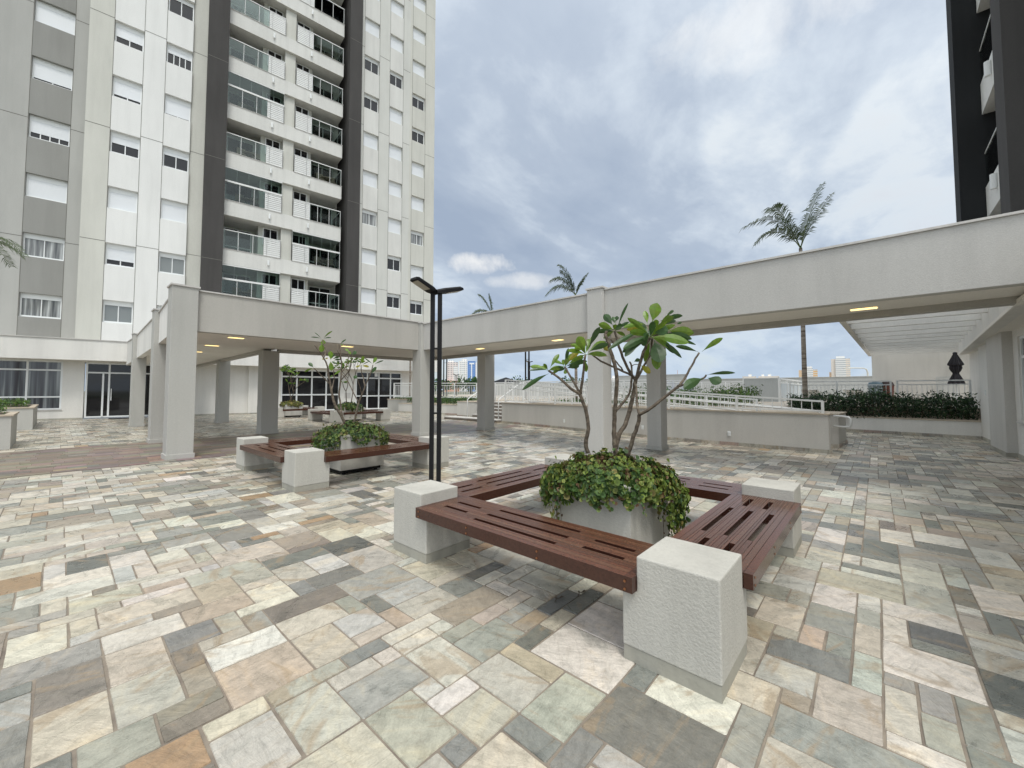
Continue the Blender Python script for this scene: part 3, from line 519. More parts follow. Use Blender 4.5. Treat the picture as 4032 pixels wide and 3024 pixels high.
herb(3.32,1.80,.76,.66,8600,3,'bushy round-leaved creeper spilling over the nearest planter',(.0115,.027),droop=.37,over=.16,dome=.12,dirs=((-52,.8),(-25,.35),(140,.40)),base=.20,cols=[(.16,.22,.035),(.12,.18,.03),(.23,.27,.06),(.06,.12,.025),(.04,.085,.02),(.20,.17,.05),(.15,.085,.04)])
herb(3.53,6.98,.78,.66,4200,5,'trailing reddish green creeper over the planter with the thin leaning trunks',(.014,.027),droop=.40,over=.16,dome=.13,dirs=((150,1.0),(-45,.45)),base=.16)
herb(9.05,18.3,.85,.66,1100,8,'dark green mound of creeper in the planter past the walkway',(.03,.05),droop=.16,over=.1,dome=.16,base=.6)
herb(8.4,23.5,.85,.66,900,9,'yellowish dry creeper in the farthest planter',(.03,.05),cols=[(.30,.27,.06),(.22,.24,.06),(.34,.30,.10),(.16,.17,.05),(.12,.15,.05),(.28,.2,.08),(.2,.14,.07)],droop=.1,over=.05,dome=.15)
frangipani(T1B,T1L,'large-leaved frangipani in the nearest planter, in front of the pillar',11,extra=[(3.528,1.497,1.88,14,.30),(3.343,1.749,1.937,5,.18),(2.992,1.84,1.707,7,.2),(3.067,2.102,1.617,5,.2),(2.781,2.076,1.57,3,.18)])
frangipani(T2B,T2L,'sparse thin frangipani with few leaves in the planter before the walkway',12,thick=.55)
small_frangi(9.05,18.3,.6,2.2,'leafy small frangipani before the right-hand glass doors',21)
small_frangi(8.4,23.5,.6,2.1,'nearly bare small frangipani before the left-hand glass doors',35)
# ================================================================ lamp posts
def lamp_post(x,y,h,rz,label,head=True,sep=.075,sz=.056,group=None,s=1.0):
    t=empty('lamp_post',(x,y,0),rz); tag(t,label,'lamp post',group)
    for sx in (-1,1):
        m=MB(); m.box(sx*sep/2*1.35-sz/2,sx*sep/2*1.35+sz/2,-sz/2,sz/2,.012,h); m.build('pole',BLACKM,t)
    m=MB(); m.box(-.11,.11,-.08,.08,0,.012); m.build('base_plate',BLACKM,t)
    for z in (h*.38,h*.70): 
        m=MB(); m.box(-sep*.7,sep*.7,-sz*.55,sz*.55,z,z+.02); m.build('spacer',BLACKM,t)
    if head:
        for (sx,dx,dy) in ((-1,-.66,-.75),(1,.8,.6)):
            d=Vector((dx,dy,0)).normalized(); d.z=.36 if sx<0 else .25; d.normalize(); sd_=d.cross(Vector((0,0,1))).normalized(); up=sd_.cross(d)
            p0=Vector((sx*.04,0,h-.03)); l=.36*s; w_=.07*s
            m=MB(); P_=[]
            for (f,ww,h0,h1) in ((-.05,.04,-.025,.03),(.06,.075,-.032,.036),(l-.04,.078,-.028,.032),(l,.074,-.024,.012)):
                c_=p0+d*f; ww*=s
                P_.append([c_-sd_*ww+up*h0,c_+sd_*ww+up*h0,c_+sd_*ww+up*h1*.4,c_+sd_*ww*.8+up*h1,c_-sd_*ww*.8+up*h1,c_-sd_*ww+up*h1*.4])
            for a in range(3):
                for k in range(6): m.face([P_[a][k],P_[a][(k+1)%6],P_[a+1][(k+1)%6],P_[a+1][k]])
            m.face(P_[0][::-1]); m.face(P_[3]); o=m.build('lamp_head',BLACKM,t)
            m=MB(); a,b=.11,l-.03; ww=.072*s
            m.face([p0+d*a-sd_*ww-up*.035,p0+d*b-sd_*ww-up*.031,p0+d*b+sd_*ww-up*.031,p0+d*a+sd_*ww-up*.035]); m.build('lens',LENS,o)
    return t
LENS=M('led_lens',(.33,.31,.26),.3)
lamp_post(3.53,4.60,2.83,R(42-90),'black twin-pole lamp post with two angled heads between the two nearer benches')
# ================================================================ covered walkway
cw=empty('covered_walkway',(1.7,10.9,0)); tag(cw,'beige covered walkway with flat parapet roof on square pillars','canopy')
OX,OY=1.7,10.9
def wl(m_,name,mat,bev=.006):
    for i,v in enumerate(m_.v): m_.v[i]=(v[0]-OX,v[1]-OY,v[2])
    return m_.build(name,mat,cw,bevel=bev)
def column(x0,x1,y0,y1,z1,mat=None,cap=False,sk=True):
    m=MB(); m.box(x0,x1,y0,y1,.09,z1); o=wl(m,'column',mat or ST_COL)
    if sk: 
        m=MB(); m.box(x0-.02,x1+.02,y0-.02,y1+.02,0,.10); 
        for i,v in enumerate(m.v): m.v[i]=(v[0]-OX,v[1]-OY,v[2])
        m.build('plinth',ST_COL if sk==1 else SKIRT,o,bevel=.004)
    if cap:
        m=MB(); m.box(x0-.025,x1+.025,y0-.025,y1+.025,z1,z1+.035)
        for i,v in enumerate(m.v): m.v[i]=(v[0]-OX,v[1]-OY,v[2])
        m.build('capping',CAP,o)
column(1.49,1.93,10.68,11.12,3.57,cap=True)
column(1.66,2.07,14.35,14.79,3.57,cap=True)
column(1.88,2.28,21.35,21.79,3.60,cap=True)
column(7.46,7.90,10.48,10.92,3.50,cap=True)
column(7.46,7.83,4.18,4.54,3.535,ST_BEAM,cap=True)
column(4.37,4.86,14.70,15.14,2.7); column(4.62,5.04,21.2,21.64,2.7)
column(10.02,10.50,10.26,10.66,2.7,ST_BEAM); column(9.45,9.82,3.78,4.12,2.7,ST_BEAM)
def beam(p,q,th,z0,z1,mat,cap=True,side=1,z1b=None):
    """wall-like beam from p to q (outer face), thickness th to the left of p->q times side"""
    p=Vector(p); q=Vector(q); d=(q-p).normalized(); n=Vector((-d.y,d.x))*side*th; z1b=z1 if z1b is None else z1b
    poly=[p,q,q+n,p+n]; zt=[z1,z1b,z1b,z1]
    if side<0: poly=poly[::-1]; zt=zt[::-1]
    m=MB(); m.prism([tuple(v) for v in poly],z0,zt); o=wl(m,'parapet_beam',mat)
    if cap:
        e=n.normalized()*.03; poly=[p-e,q-e,q+n+e,p+n+e]; b=[z1,z1b,z1b,z1]
        if side<0: poly=poly[::-1]; b=b[::-1]
        m=MB(); m.prism([(v.x-OX,v.y-OY) for v in poly],0,[t_+.03 for t_ in b])
        k=len(poly)
        for i in range(k): x_,y_,_=m.v[i]; m.v[i]=(x_,y_,b[i])
        m.build('capping',CAP,o)
ZB,ZC=2.665,2.77
beam((1.93,10.78),(7.46,10.62),.18,ZB,3.53,ST_BEIGE)
beam((7.56,10.48),(7.56,4.54),.18,ZB,3.47,ST_BEAM); beam((7.56,4.18),(7.56,-6),.18,ZB,3.50,ST_BEAM)
beam((1.60,11.12),(1.76,14.35),.18,ZB,3.50,ST_WHITE,side=-1,z1b=3.50); beam((1.77,14.79),(1.99,21.35),.18,ZB,3.50,ST_WHITE,side=-1,z1b=3.54); beam((2.0,21.79),(2.23,27.9),.18,ZB,3.54,ST_WHITE,side=-1,z1b=3.80)
# inner edge beams
beam((4.46,14.95),(4.46+.45,28.0),.22,ZB,3.4,ST_BEIGE,False,-1)
beam((4.86,14.80),(10.4,14.45),.22,ZB,3.4,ST_BEIGE,False)
beam((10.32,14.45),(9.60,4.0),.22,ZB,3.4,ST_BEIGE,False); beam((9.60,4.0),(9.22,-1.75),.22,ZB,3.4,ST_BEIGE,False)
m=MB(); m.prism([(1.75,10.85),(7.7,10.8),(7.7,-6),(9.25,-6),(9.7,4.0),(10.4,14.6),(4.8,14.9),(5.0,28.0),(2.3,28.0),(1.8,14.5)],ZC,3.1); wl(m,'roof_slab',CEIL,0)
def clight(x,y,rz=0):
    m=MB(); a,b=.17,.085
    c,s_=math.cos(rz),math.sin(rz)
    def P_(u,v,z): return (x+u*c-v*s_-OX,y+u*s_+v*c-OY,z)
    z=ZC-.004
    m.face([P_(-a-.02,-b-.02,z),P_(-a-.02,b+.02,z),P_(a+.02,b+.02,z),P_(a+.02,-b-.02,z)]); o=m.build('ceiling_light',PLAST,cw)
    m=MB(); z-=.006; m.face([P_(-a,-b,z),P_(-a,b,z),P_(a,b,z),P_(a,-b,z)]); m.build('light_panel',LAMP,o)
for x_,y_,r_ in ((3.04,12.35,0),(3.08,15.0,0),(3.2,17.8,0),(3.3,20.8,0),(5.95,12.2,0),(9.15,9.6,R(80)),(9.0,6.4,R(80)),(8.95,.12,R(90))): clight(x_,y_,r_)
# ================================================================ left apartment tower (local x along the facade, y into the building)
TH=math.atan(-.14)
tw=empty('apartment_tower',(0,29.8,0),TH); tag(tw,'tall white and grey apartment tower with charcoal fins and stacked balconies','building')
ZTOP=64
JZ=(9.15,15.2,21.2,27.2,33.2,39.2)
GROOVE=M('joint_shadow_gap',(.16,.155,.14),.9)
def tb(name,mat,*boxes,bev=0,parent=None,jo=None):
    m=MB()
    for b in boxes:
        m.box(*b)
        if jo is not None:
            for z in JZ: m.box(b[0]+.004,b[1]-.004,b[2]-.005,b[2]+.004,z+jo,z+jo+.026,m=1)
    return m.build(name,[mat,GROOVE],parent or tw,bevel=bev)
tb('wall',ST_TG,(-9,-1.635,1.3,12,3.2,ZTOP),jo=-.1); tb('wall',ST_TG,(-.205,.6,1.3,2,3.2,ZTOP),jo=-.1)
tb('wall',ST_TB,(.47,1.40,0,12,3.2,ZTOP),jo=0)
tb('wall',ST_TW,(2.56,3.50,0,12,3.2,ZTOP),jo=.03)
tb('wall',ST_TB,(4.66,5.34,.12,12,3.2,ZTOP),jo=.08)
tb('fin',ST_DARK,(5.34,6.34,-.45,6,3.2,ZTOP),jo=-.1); tb('fin',ST_DARK,(13.46,14.33,-.35,6,3.2,ZTOP),jo=-.3)
tb('wall',ST_TR,(14.33,14.64,0,12,3.2,ZTOP),jo=-.1); tb('wall',ST_TR,(15.77,16.62,0,12,3.2,ZTOP),jo=-.15); tb('wall',ST_TR,(17.71,18.30,0,12,3.2,ZTOP),jo=-.2)
tb('wall',ST_TB,(18.30,18.52,.0,12,3.2,ZTOP)); tb('wall',ST_TB,(19.66,20.54,.0,12,3.2,ZTOP),jo=-.4)
# window columns: recessed panels with openings; windows as children
def fr(x0,x1,y,z0,z1,t,d=.06):
    m=MB(); m.box(x0,x1,y,y+d,z0,z0+t); m.box(x0,x1,y,y+d,z1-t,z1); m.box(x0,x0+t,y,y+d,z0+t,z1-t); m.box(x1-t,x1,y,y+d,z0+t,z1-t); return m
_wc={}
def window(x0,w_,y,z0,h,kind):
    """kind: fraction of shutter drop 0..1, with glass type"""
    drop,gl,mull=kind; key=(round(w_,2),round(h,2),kind)
    if key not in _wc:
        f=fr(0,w_,0,0,h,.055); f.box(-.02,w_+.02,-.05,.0,-.035,0.0); f.box(.055,w_-.055,.0,.05,h-.25,h-.055)  # sill, shutter box
        iw=w_-.11; ih=h-.055-.25
        for k in range(1,mull): f.box(.055+iw*k/mull-.02,.055+iw*k/mull+.02,.012,.05,.055,.055+ih)
        s=None
        if drop>0: s=MB(); s.box(.05,w_-.05,.004,.012 ,.055+ih*(1-drop),.055+ih+.004)
        g=None
        if drop<1: g=MB(); g.box(.05,w_-.05,.04,.055,.05,.055+ih*(1-drop)+.002)
        _wc[key]=(f.mesh('window',PLAST),s and s.mesh('shutter',SHUT),g and g.mesh('pane',{'g':GLASS,'c':CURT,'b':GLASSB}[gl]))
    f,s,g=_wc[key]; o=shared('window',f,tw,(x0,y,z0))
    if s: shared('shutter',s,o)
    if g: shared('pane',g,o)
rw=random.Random(5)
CL=(1.0,'g',2)
def wincol(x0,x1,y,zs,h,kinds,mat,yw=0,zlow=3.2):
    m=MB(); zp=zlow
    for z in zs:
        m.box(x0,x1,yw,yw+.8,zp,z-.04); zp=z+h
        m.box(x0,x1,yw+.5,yw+.8,z-.04,z+h)
    m.box(x0,x1,yw,yw+.8,zp,ZTOP); m.build('wall_panel',mat,tw)
    g=MB(); g.box(x0-.022,x0,yw-.004,yw+.01,zlow,ZTOP); g.box(x1,x1+.022,yw-.004,yw+.01,zlow,ZTOP); g.build('joint',GROOVE,tw)
    for k,z in enumerate(zs):
        kd=kinds[k] if k<len(kinds) else rw.choice([CL,CL,(.6,'g',2),(.85,'g',2),CL])
        window(x0+.01,x1-x0-.02,y,z,h,kd)
zz_=lambda a,s_,n: [a+s_*k for k in range(n)]
wincol(-1.635,-.205,1.46,zz_(5.10,3.03,16),1.16,[(.0,'c',2),(.0,'c',2),CL,(.72,'g',4),(.92,'g',2),CL,(1,'g',2)],ST_TGD,1.3)
tb('window_strip',ST_TGD,(-4.6,-3.2,1.29,1.3,3.2,ZTOP)); 
for k in range(5,12): window(-4.59,1.38,1.2,5.10+3.03*k,1.16,rw.choice([CL,(.75,'g',2)]))
wincol(1.40,2.56,.16,zz_(4.97,3.01,17),1.14,[(.0,'b',2),(.72,'g',2),CL,(.42,'g',2),(.86,'g',2),(.62,'g',2),CL],ST_TW)
wincol(3.50,4.66,.16,zz_(4.96,3.01,17),1.14,[(.0,'b',2),(.0,'b',2),CL,(.22,'g',2),(.96,'g',2),(.32,'g',4),(0,'g',2)],ST_TW)
wincol(14.64,15.77,.16,zz_(4.9,2.94,18),1.10,[CL,CL,CL,(0,'c',2),CL,CL,(0,'g',2),(0,'g',2),CL,CL],ST_BAND)
wincol(16.62,17.71,.16,zz_(4.82,2.93,18),1.10,[(0,'g',2),(0,'g',2),(0,'g',2),CL,CL,CL,CL,(0,'g',2),CL,CL],ST_BAND)
wincol(18.52,19.66,.16,zz_(4.68,2.82,19),1.08,[(0,'g',2),(0,'g',2),CL,(0,'c',2),CL,CL,(0,'g',2),(0,'g',2),CL,CL,CL],ST_TB)
# balconies
YB=.05
m=MB(); m.box(9.45,10.07,.22,3.2,3.2,ZTOP); m.build('pier',ST_TB,tw)
m=MB(); m.box(6.34,8.25,2.1,2.3,3.2,ZTOP); m.box(8.25,9.45,.75,2.3,3.2,ZTOP); m.box(10.07,11.25,.75,2.3,3.2,ZTOP); m.box(11.25,13.46,2.1,2.3,3.2,ZTOP); m.build('back_wall',ST_TB,tw)
BAL_D=MB(); 
for a,b in ((6.55,8.05),(11.6,13.1)): pass
door_me=fr(0,1.5,0,0,2.05,.06); door_me.box(.72,.78,.0,.05,.06,1.99); door_me.box(.06,1.44,0,.05,.82,.88); door_me=door_me.mesh('balcony_door',PLAST)
dpan=MB(); dpan.box(.04,1.46,.03,.04,.04,2.01); dpan=dpan.mesh('pane',GLASS)
kw=fr(0,.85,0,0,1.1,.05); kw.box(.40,.45,0,.05,.05,1.05); kw=kw.mesh('kitchen_window',PLAST); kp=MB(); kp.box(.03,.82,.03,.04,.03,1.07); kp=kp.mesh('pane',GLASS)
def slab_me(x0,x1,endr):
    m=MB(); m.box(x0,x1,YB,.20,-.92,0); m.box(x0,x1,.20,2.1,-.92,-.06)
    if endr: m.box(x1-.15,x1,.20,2.1,-.06,0)
    return m.mesh('balcony_parapet',ST_BAND)
cap_me={}
sl_L=slab_me(6.34,10.07,False); sl_R=slab_me(10.07,13.15,True)
def lou_me(x0,x1):
    m=MB(); m.box(x0,x0+.03,YB+.02,YB+.06,.02,1.16); m.box(x1-.03,x1,YB+.02,YB+.06,.02,1.16)
    for k in range(9): m.box(x0+.03,x1-.03,YB+.02,YB+.05,.05+k*.124,.05+k*.124+.098)
    return m.mesh('louvre_screen',RAIL)
loL=lou_me(8.48,9.43); loR=lou_me(10.09,11.12)
def rail_me(x0,x1):
    m=MB(); m.box(x0,x1,YB+.0,YB+.07,1.15,1.20); m.box(x0,x1,YB+.02,YB+.05,.0,.04); n_=max(2,round((x1-x0)/.85))
    for k in range(n_+1): xx=x0+(x1-x0-.03)*k/n_; m.box(xx,xx+.025,YB+.02,YB+.045,.04,1.15)
    return m.mesh('railing',RAIL)
raL=rail_me(6.36,9.43); raR=rail_me(10.09,13.13)
def gl_me(x0,x1,z0=.04,z1=1.15):
    m=MB(); m.box(x0,x1,YB+.028,YB+.038,z0,z1); return m.mesh('glass_panel',TG)
glL=gl_me(6.38,8.46); glR=gl_me(11.14,13.1)
def enc_me(x0,x1):
    m=MB(); m.box(x0,x1,YB-.01,YB+.09,1.13,1.24); m.box(x0,x1,YB,YB+.08,2.0,2.07); n_=round((x1-x0)/.62)
    for k in range(n_+1): xx=x0+(x1-x0-.015)*k/n_; m.box(xx,xx+.012,YB+.03,YB+.04,1.24,2.0)
    return m.mesh('enclosure_frame',RAIL)
enL=enc_me(6.36,9.43); enR=enc_me(10.09,13.13); egL=gl_me(6.38,9.41,1.24,2.0).copy(); egR=gl_me(10.11,13.1,1.24,2.0).copy()
ret_me=MB(); ret_me.box(13.09,13.12,.13,1.9,1.15,1.19); ret_me.box(13.09,13.12,.13,.15,0,1.15); ret_me.box(13.09,13.12,1.0,1.03,0,1.15); ret_me=ret_me.mesh('side_railing',RAIL)
rg=MB(); rg.box(13.1,13.11,.15,1.9,.04,1.15); rg=rg.mesh('glass_panel',TG)
wl_me=MB(); wl_me.tube([(0,-.07,-.16),(0,-.07,.16)],.06,k=12); wl_me.box(-.03,.03,-.03,.0,-.05,.05); wl_me=wl_me.mesh('wall_lamp',PLAST)
stuff=[]
for k in range(-1,18):
    z=9.94+3.0*k
    for side in (0,1):
        b=shared('balcony',(sl_L,sl_R)[side],tw,(0,0,z))
        if z>50: continue
        c_=MB(); 
        if side not in cap_me:
            q=MB(); q.box(*((6.34,9.45,YB-.03,.24,0,.025) if side==0 else (10.07,13.18,YB-.03,.24,0,.025))); cap_me[side]=q.mesh('sill',CAP)
        shared('sill',cap_me[side],b)
        shared('railing',(raL,raR)[side],b); shared('glass_panel',(glL,glR)[side],b); shared('louvre_screen',(loL,loR)[side],b)
        if side: shared('side_railing',ret_me,b); shared('glass_panel',rg,b)
        enc=(side==0 and k in (-1,1,3,8)) or (side==1 and k in (0,7))
        if enc: shared('enclosure_frame',(enL,enR)[side],b); shared('glass_panel',(egL,egR)[side],b)
        shared('wall_lamp',wl_me,b,(8.75 if side==0 else 11.0,YB,-.42))
        d=shared('balcony_door',door_me,b,(6.55 if side==0 else 11.6,2.04,-.055)); shared('pane',dpan,b,(6.55 if side==0 else 11.6,2.04,-.055))
        shared('kitchen_window',kw,b,(8.5 if side==0 else 10.2,.69,.92)); shared('pane',kp,b,(8.5 if side==0 else 10.2,.69,.92))
        if enc or k in (2,5):   # furniture on some balconies
            q=MB(); x_=7.0 if side==0 else 11.7
            for s_ in (0,.8): q.box(x_+s_,x_+s_+.45,.6,1.05,.39,.43); q.box(x_+s_,x_+s_+.45,1.0,1.05,.39,.93); q.box(x_+s_,x_+s_+.04,.6,.64,-.055,.39); q.box(x_+s_+.41,x_+s_+.45,.6,.64,-.055,.39)
            q.tube([(x_+.62,.9,-.055),(x_+.62,.9,.62)],.03,k=8); q.tube([(x_+.62,.9,.62),(x_+.62,.9,.65)],.35,k=20)
            q.build('balcony_furniture',M('rattan',(.25,.2,.15),.8),b)
# ================================================================ clubhouse at the foot of the tower
cl=empty('clubhouse',(0,29.8,0),TH); tag(cl,'low white annex with deep fascia, glazed doors and curtained windows','building')
def cb_(name,mat,*boxes,parent=None,bev=0):
    m=MB()
    for b in boxes: m.box(*b)
    return m.build(name,mat,parent or cl,bevel=bev)
Y1_=-.5
cb_('fascia',ST_WHITE,(-12,20.2,-1.40,-1.2,2.86,3.84),(20.0,20.2,-1.2,3,2.86,3.84)); cb_('capping',CAP,(-12,20.25,-1.44,-1.15,3.84,3.88))
cb_('roof_slab',CEIL,(-12,20.0,-1.2,3,2.9,3.2))
cb_('wall',ST_WHITE,(-12,-3.3,Y1_,-.3,0,2.9),(-3.3,.19,Y1_,-.3,0,.49),(.19,.92,Y1_,-.3,0,2.9),(3.9,7.78,Y1_,-.3,0,2.9),(7.78,8.48,Y1_-.18,-.3,0,2.9),(8.48,9.53,Y1_,-.3,0,2.9),(13.12,14.2,Y1_,-.3,0,2.9),(17.66,20.0,Y1_,-.3,0,2.9),(-3.3,.19,Y1_,-.3,2.83,2.9),(.92,3.9,Y1_,-.3,2.8,2.9),(9.53,13.12,Y1_,-.3,2.76,2.9),(14.2,17.66,Y1_,-.3,2.76,2.9))
cb_('end_wall',ST_WHITE,(19.8,20.0,-.3,6,0,2.9))
cb_('skirting',SKIRT,(-12,.92,Y1_-.02,Y1_,0,.07),(3.9,7.78,Y1_-.02,Y1_,0,.07),(7.76,8.5,Y1_-.2,Y1_-.18,0,.07),(8.5,9.53,Y1_-.02,Y1_,0,.07),(13.12,14.2,Y1_-.02,Y1_,0,.07),(17.66,20,Y1_-.02,Y1_,0,.07))
def glazing(name,x0,x1,z0,z1,vs,hs,pane,t=.07,y=Y1_+.04,skip=()):
    m=fr(x0,x1,y,z0,z1,t,.07)
    for v in vs: m.box(v-t/2,v+t/2,y+.003,y+.067,z0+t,z1-t)
    for h_ in hs: m.box(x0+t,x1-t,y+.006,y+.064,h_-t/2,h_+t/2)
    o=m.build(name,PLAST,cl); p=MB(); p.box(x0+.03,x1-.03,y+.04,y+.05,z0+.03,z1-.03); p.build('pane',pane,o); return o
glazing('curtained_window',-3.3,.19,.49,2.83,(-2.1,-.94),(1.10,2.38),CURTD)
cb_('window_sill',CAP,(-3.35,.22,Y1_-.04,Y1_+.04,.455,.49))
o=glazing('entrance_door',.96,3.9,.05,2.80,(1.80,2.75),(2.30,),GLASS); cb_('door_leaf_edge',PLAST,(1.55,1.62,Y1_+.0,Y1_+.04,.12,2.26),parent=o); cb_('pull_handle',PLAST,(1.88,1.91,Y1_-.06,Y1_-.03,.9,1.5),parent=o)
glazing('glass_doors',9.53,13.12,.05,2.76,(10.45,11.35,12.25),(1.13,2.30),GLASS,.09)
o=glazing('glass_doors',14.2,17.66,.05,2.76,(15.04,15.89,16.78),(1.02,2.30),GLASS,.09)
cb_('paper_notice',PLAST,(15.55,15.78,Y1_+.02,Y1_+.03,2.42,2.66),parent=o)
cb_('door_mat',BLACKM,(1.9,2.9,-1.6,-1.0,.006,.02))
cb_('wall_notice',CAP,(13.45,13.85,Y1_-.03,Y1_,.9,1.25))
# ================================================================ planters by the clubhouse
def big_planter(x0,x1,y0,y1,h,label,hedge=True,hh=.28,seed=1,cols=None):
    t=empty('masonry_planter',((x0+x1)/2,(y0+y1)/2,0)); tag(t,label,'planter'); cx,cy=(x0+x1)/2,(y0+y1)/2; a,b=(x1-x0)/2,(y1-y0)/2
    m=MB(); m.box(-a,a,-b,b,0,h-.04); m.build('wall',ST_COL,t,bevel=.006)
    m=MB(); i=.12
    m.box(-a-.03,a+.03,-b-.03,-b+i,h-.04,h); m.box(-a-.03,a+.03,b-i,b+.03,h-.04,h); m.box(-a-.03,-a+i,-b+i,b-i,h-.04,h); m.box(a-i,a+.03,-b+i,b-i,h-.04,h); m.build('coping',CAPB,t)
    m=MB(); m.box(-a+i,a-i,-b+i,b-i,h-.04,h-.02); m.build('soil',SOIL,t)
    return t
def hedge(x0,x1,y0,y1,z0,z1,n,label,seed,cols,size=(.03,.06),twig=True,poly=None,uneven=.3):
    r=random.Random(seed); m=MB(); pts=[]
    sx,sy=x1-x0,y1-y0; ph=[r.uniform(0,6.28) for _ in range(6)]
    def top(x,y):
        v=math.sin(x*2.1+ph[0])+math.sin(y*1.7+ph[1])+math.sin(x*5.3+ph[2])*.6+math.sin(y*4.1+ph[3])*.8+math.sin(y*9.7+ph[4])*.5
        return z1-(z1-z0)*uneven*(.5-.13*v)
    for _ in range(n):
        x=r.uniform(x0,x1); y=r.uniform(y0,y1); zt=top(x,y)
        z=zt-(zt-z0)*min(1,abs(r.gauss(0,.45))) if r.random()<.75 else r.uniform(z0,zt)
        if r.random()<.06: z=zt+r.uniform(0,.16)*(z1-z0+.2)
        s=r.uniform(*size); nv=Vector((r.gauss(0,1),r.gauss(0,1),abs(r.gauss(.6,.8)))).normalized(); u=nv.orthogonal().normalized(); a=r.uniform(0,6.28); u=(u*math.cos(a)+nv.cross(u)*math.sin(a)); v=nv.cross(u); p=Vector((x,y,z)); c=r.choice(cols); k=r.uniform(.6,1.35); c=(c[0]*k,c[1]*k,c[2]*k,1)
        m.face([p-u*s,p-v*s*.32,p+u*s,p+v*s*.36],c)
    if twig:
        for _ in range(n//60):
            x=r.uniform(x0,x1); y=r.uniform(y0,y1); q=(x+r.gauss(0,.08),y+r.gauss(0,.08),top(x,y)+.03); m.tube([(x,y,z0),q],.006,.003,k=3,c=(.10,.07,.045,1),cap=False)
    o=m.build('hedge',HERB); tag(o,label,'hedge'); return o
G1=[(.035,.085,.025),(.05,.12,.03),(.025,.06,.02),(.08,.15,.03)]
G2=[(.10,.19,.03),(.07,.15,.03),(.14,.22,.04),(.04,.09,.02)]
GD=[(.016,.045,.018),(.024,.06,.022),(.012,.032,.014),(.035,.075,.028),(.05,.10,.035)]
big_planter(-3.4,-.72,15.4,17.5,.83,'raised masonry planter at the left edge, nearer of two'); hedge(-3.2,-.9,15.55,17.35,.8,1.02,1500,'low bright ground cover in the nearer left planter',41,G2)
big_planter(-3.4,-.57,22.6,27.0,.81,'raised masonry planter by the curtained window, farther of two'); hedge(-3.2,-.75,22.8,26.8,.79,1.05,2200,'low bright ground cover in the farther left planter',42,G2)
big_planter(15.05,17.6,23.2,24.9,.84,'tall masonry planter with a palm beside the right-hand glass doors'); hedge(15.2,17.4,23.3,24.7,.82,1.0,900,'low plants round the slender palm by the glass doors',43,G1)
# ================================================================ palms
def frond(m,base,pts,r,w=.58,drp=.45,n=50,lw=.020):
    P_=[Vector(p) for p in pts]; b=Vector(base)
    def cv(t_):
        q=[b]+P_; k=len(q)-1
        while len(q)>1: q=[q[i]*(1-t_)+q[i+1]*t_ for i in range(len(q)-1)]
        return q[0]
    C_=[cv(i/24) for i in range(25)]; m.tube(C_,.018,.004,k=5,c=(.16,.20,.06,1))
    for i in range(n):
        t_=.13+.87*i/n; p=cv(t_); d=(cv(min(1,t_+.02))-cv(t_-.02)).normalized(); s=d.cross(Vector((0,0,1))); s=(s if s.length>.1 else d.orthogonal()).normalized(); up=s.cross(d)
        L_=w*math.sin(math.pi*(.12+.83*t_))**.6*r.uniform(.85,1.1)
        for sg in (-1,1):
            if r.random()<.06: continue
            dir_=(s*sg*.85+d*.55+up*r.uniform(.05,.4)).normalized(); q1=p+dir_*L_*.5; q2=p+dir_*L_+Vector((0,0,-drp*L_*r.uniform(.6,1.3))); ww=d*lw; g=r.uniform(.7,1.3); c=(.095*g,.13*g,.065*g,1)
            m.face([p-ww*.6,p+ww*.6,q1+ww,q1-ww],c); m.face([q1-ww,q1+ww,q2],c)
def palm(x,y,z0,zh,rad,fronds,label,seed,lean=(0,0)):
    r=random.Random(seed); t=empty('palm_tree',(x,y,z0)); tag(t,label,'palm tree','slender palms'); H=zh-z0
    m=MB(); P_=[(lean[0]*s_*s_,lean[1]*s_*s_,H*s_) for s_ in [k/14 for k in range(15)]]; m.tube(P_,rad*1.25,rad*.8,k=10); m.build('trunk',PBARK,t,smooth=True)
    top=Vector(P_[-1]); m=MB(); m.tube([top-Vector((0,0,.6)),top-Vector((0,0,.3)),top+Vector((0,0,.1))],rad*1.15,rad*.5,k=10,c=(.12,.2,.06,1))
    if isinstance(fronds,int):
        n=fronds; fr_=[]
        for k in range(n):
            a=2*math.pi*k/n+r.uniform(-.3,.3); el=r.uniform(.35,1.25); l=r.uniform(1.7,2.5); h_=Vector((math.cos(a),math.sin(a),0))
            fr_.append([top+h_*l*.35*math.cos(el)+Vector((0,0,l*.5*math.sin(el)+.2)),top+h_*l*.75+Vector((0,0,l*.75*math.sin(el))),top+h_*l*1.05+Vector((0,0,l*(.75*math.sin(el)-.45)))])
        fronds=fr_
    else: fronds=[[top+Vector(p) for p in f] for f in fronds]
    for f in fronds: frond(m,top,f,r)
    m.build('fronds',LEAF,t); return t
palm(19.0,2.03,.45,6.9,.075,[[(-.25,.2,.9),(-.7,.85,1.6),(-1.5,1.65,.75)],[(-.15,.3,.9),(-.5,.7,2.2),(-1.0,.9,1.3)],[(.1,-.15,.8),(.3,-.35,1.6),(.6,-.7,2.55)],[(.2,-.2,.8),(.5,-.5,1.3),(.95,-.95,2.2)],[(-.4,.3,.7),(-.9,.9,.9),(-1.2,1.3,.1)]],'slender palm in the hedge bed showing above the long parapet',51)
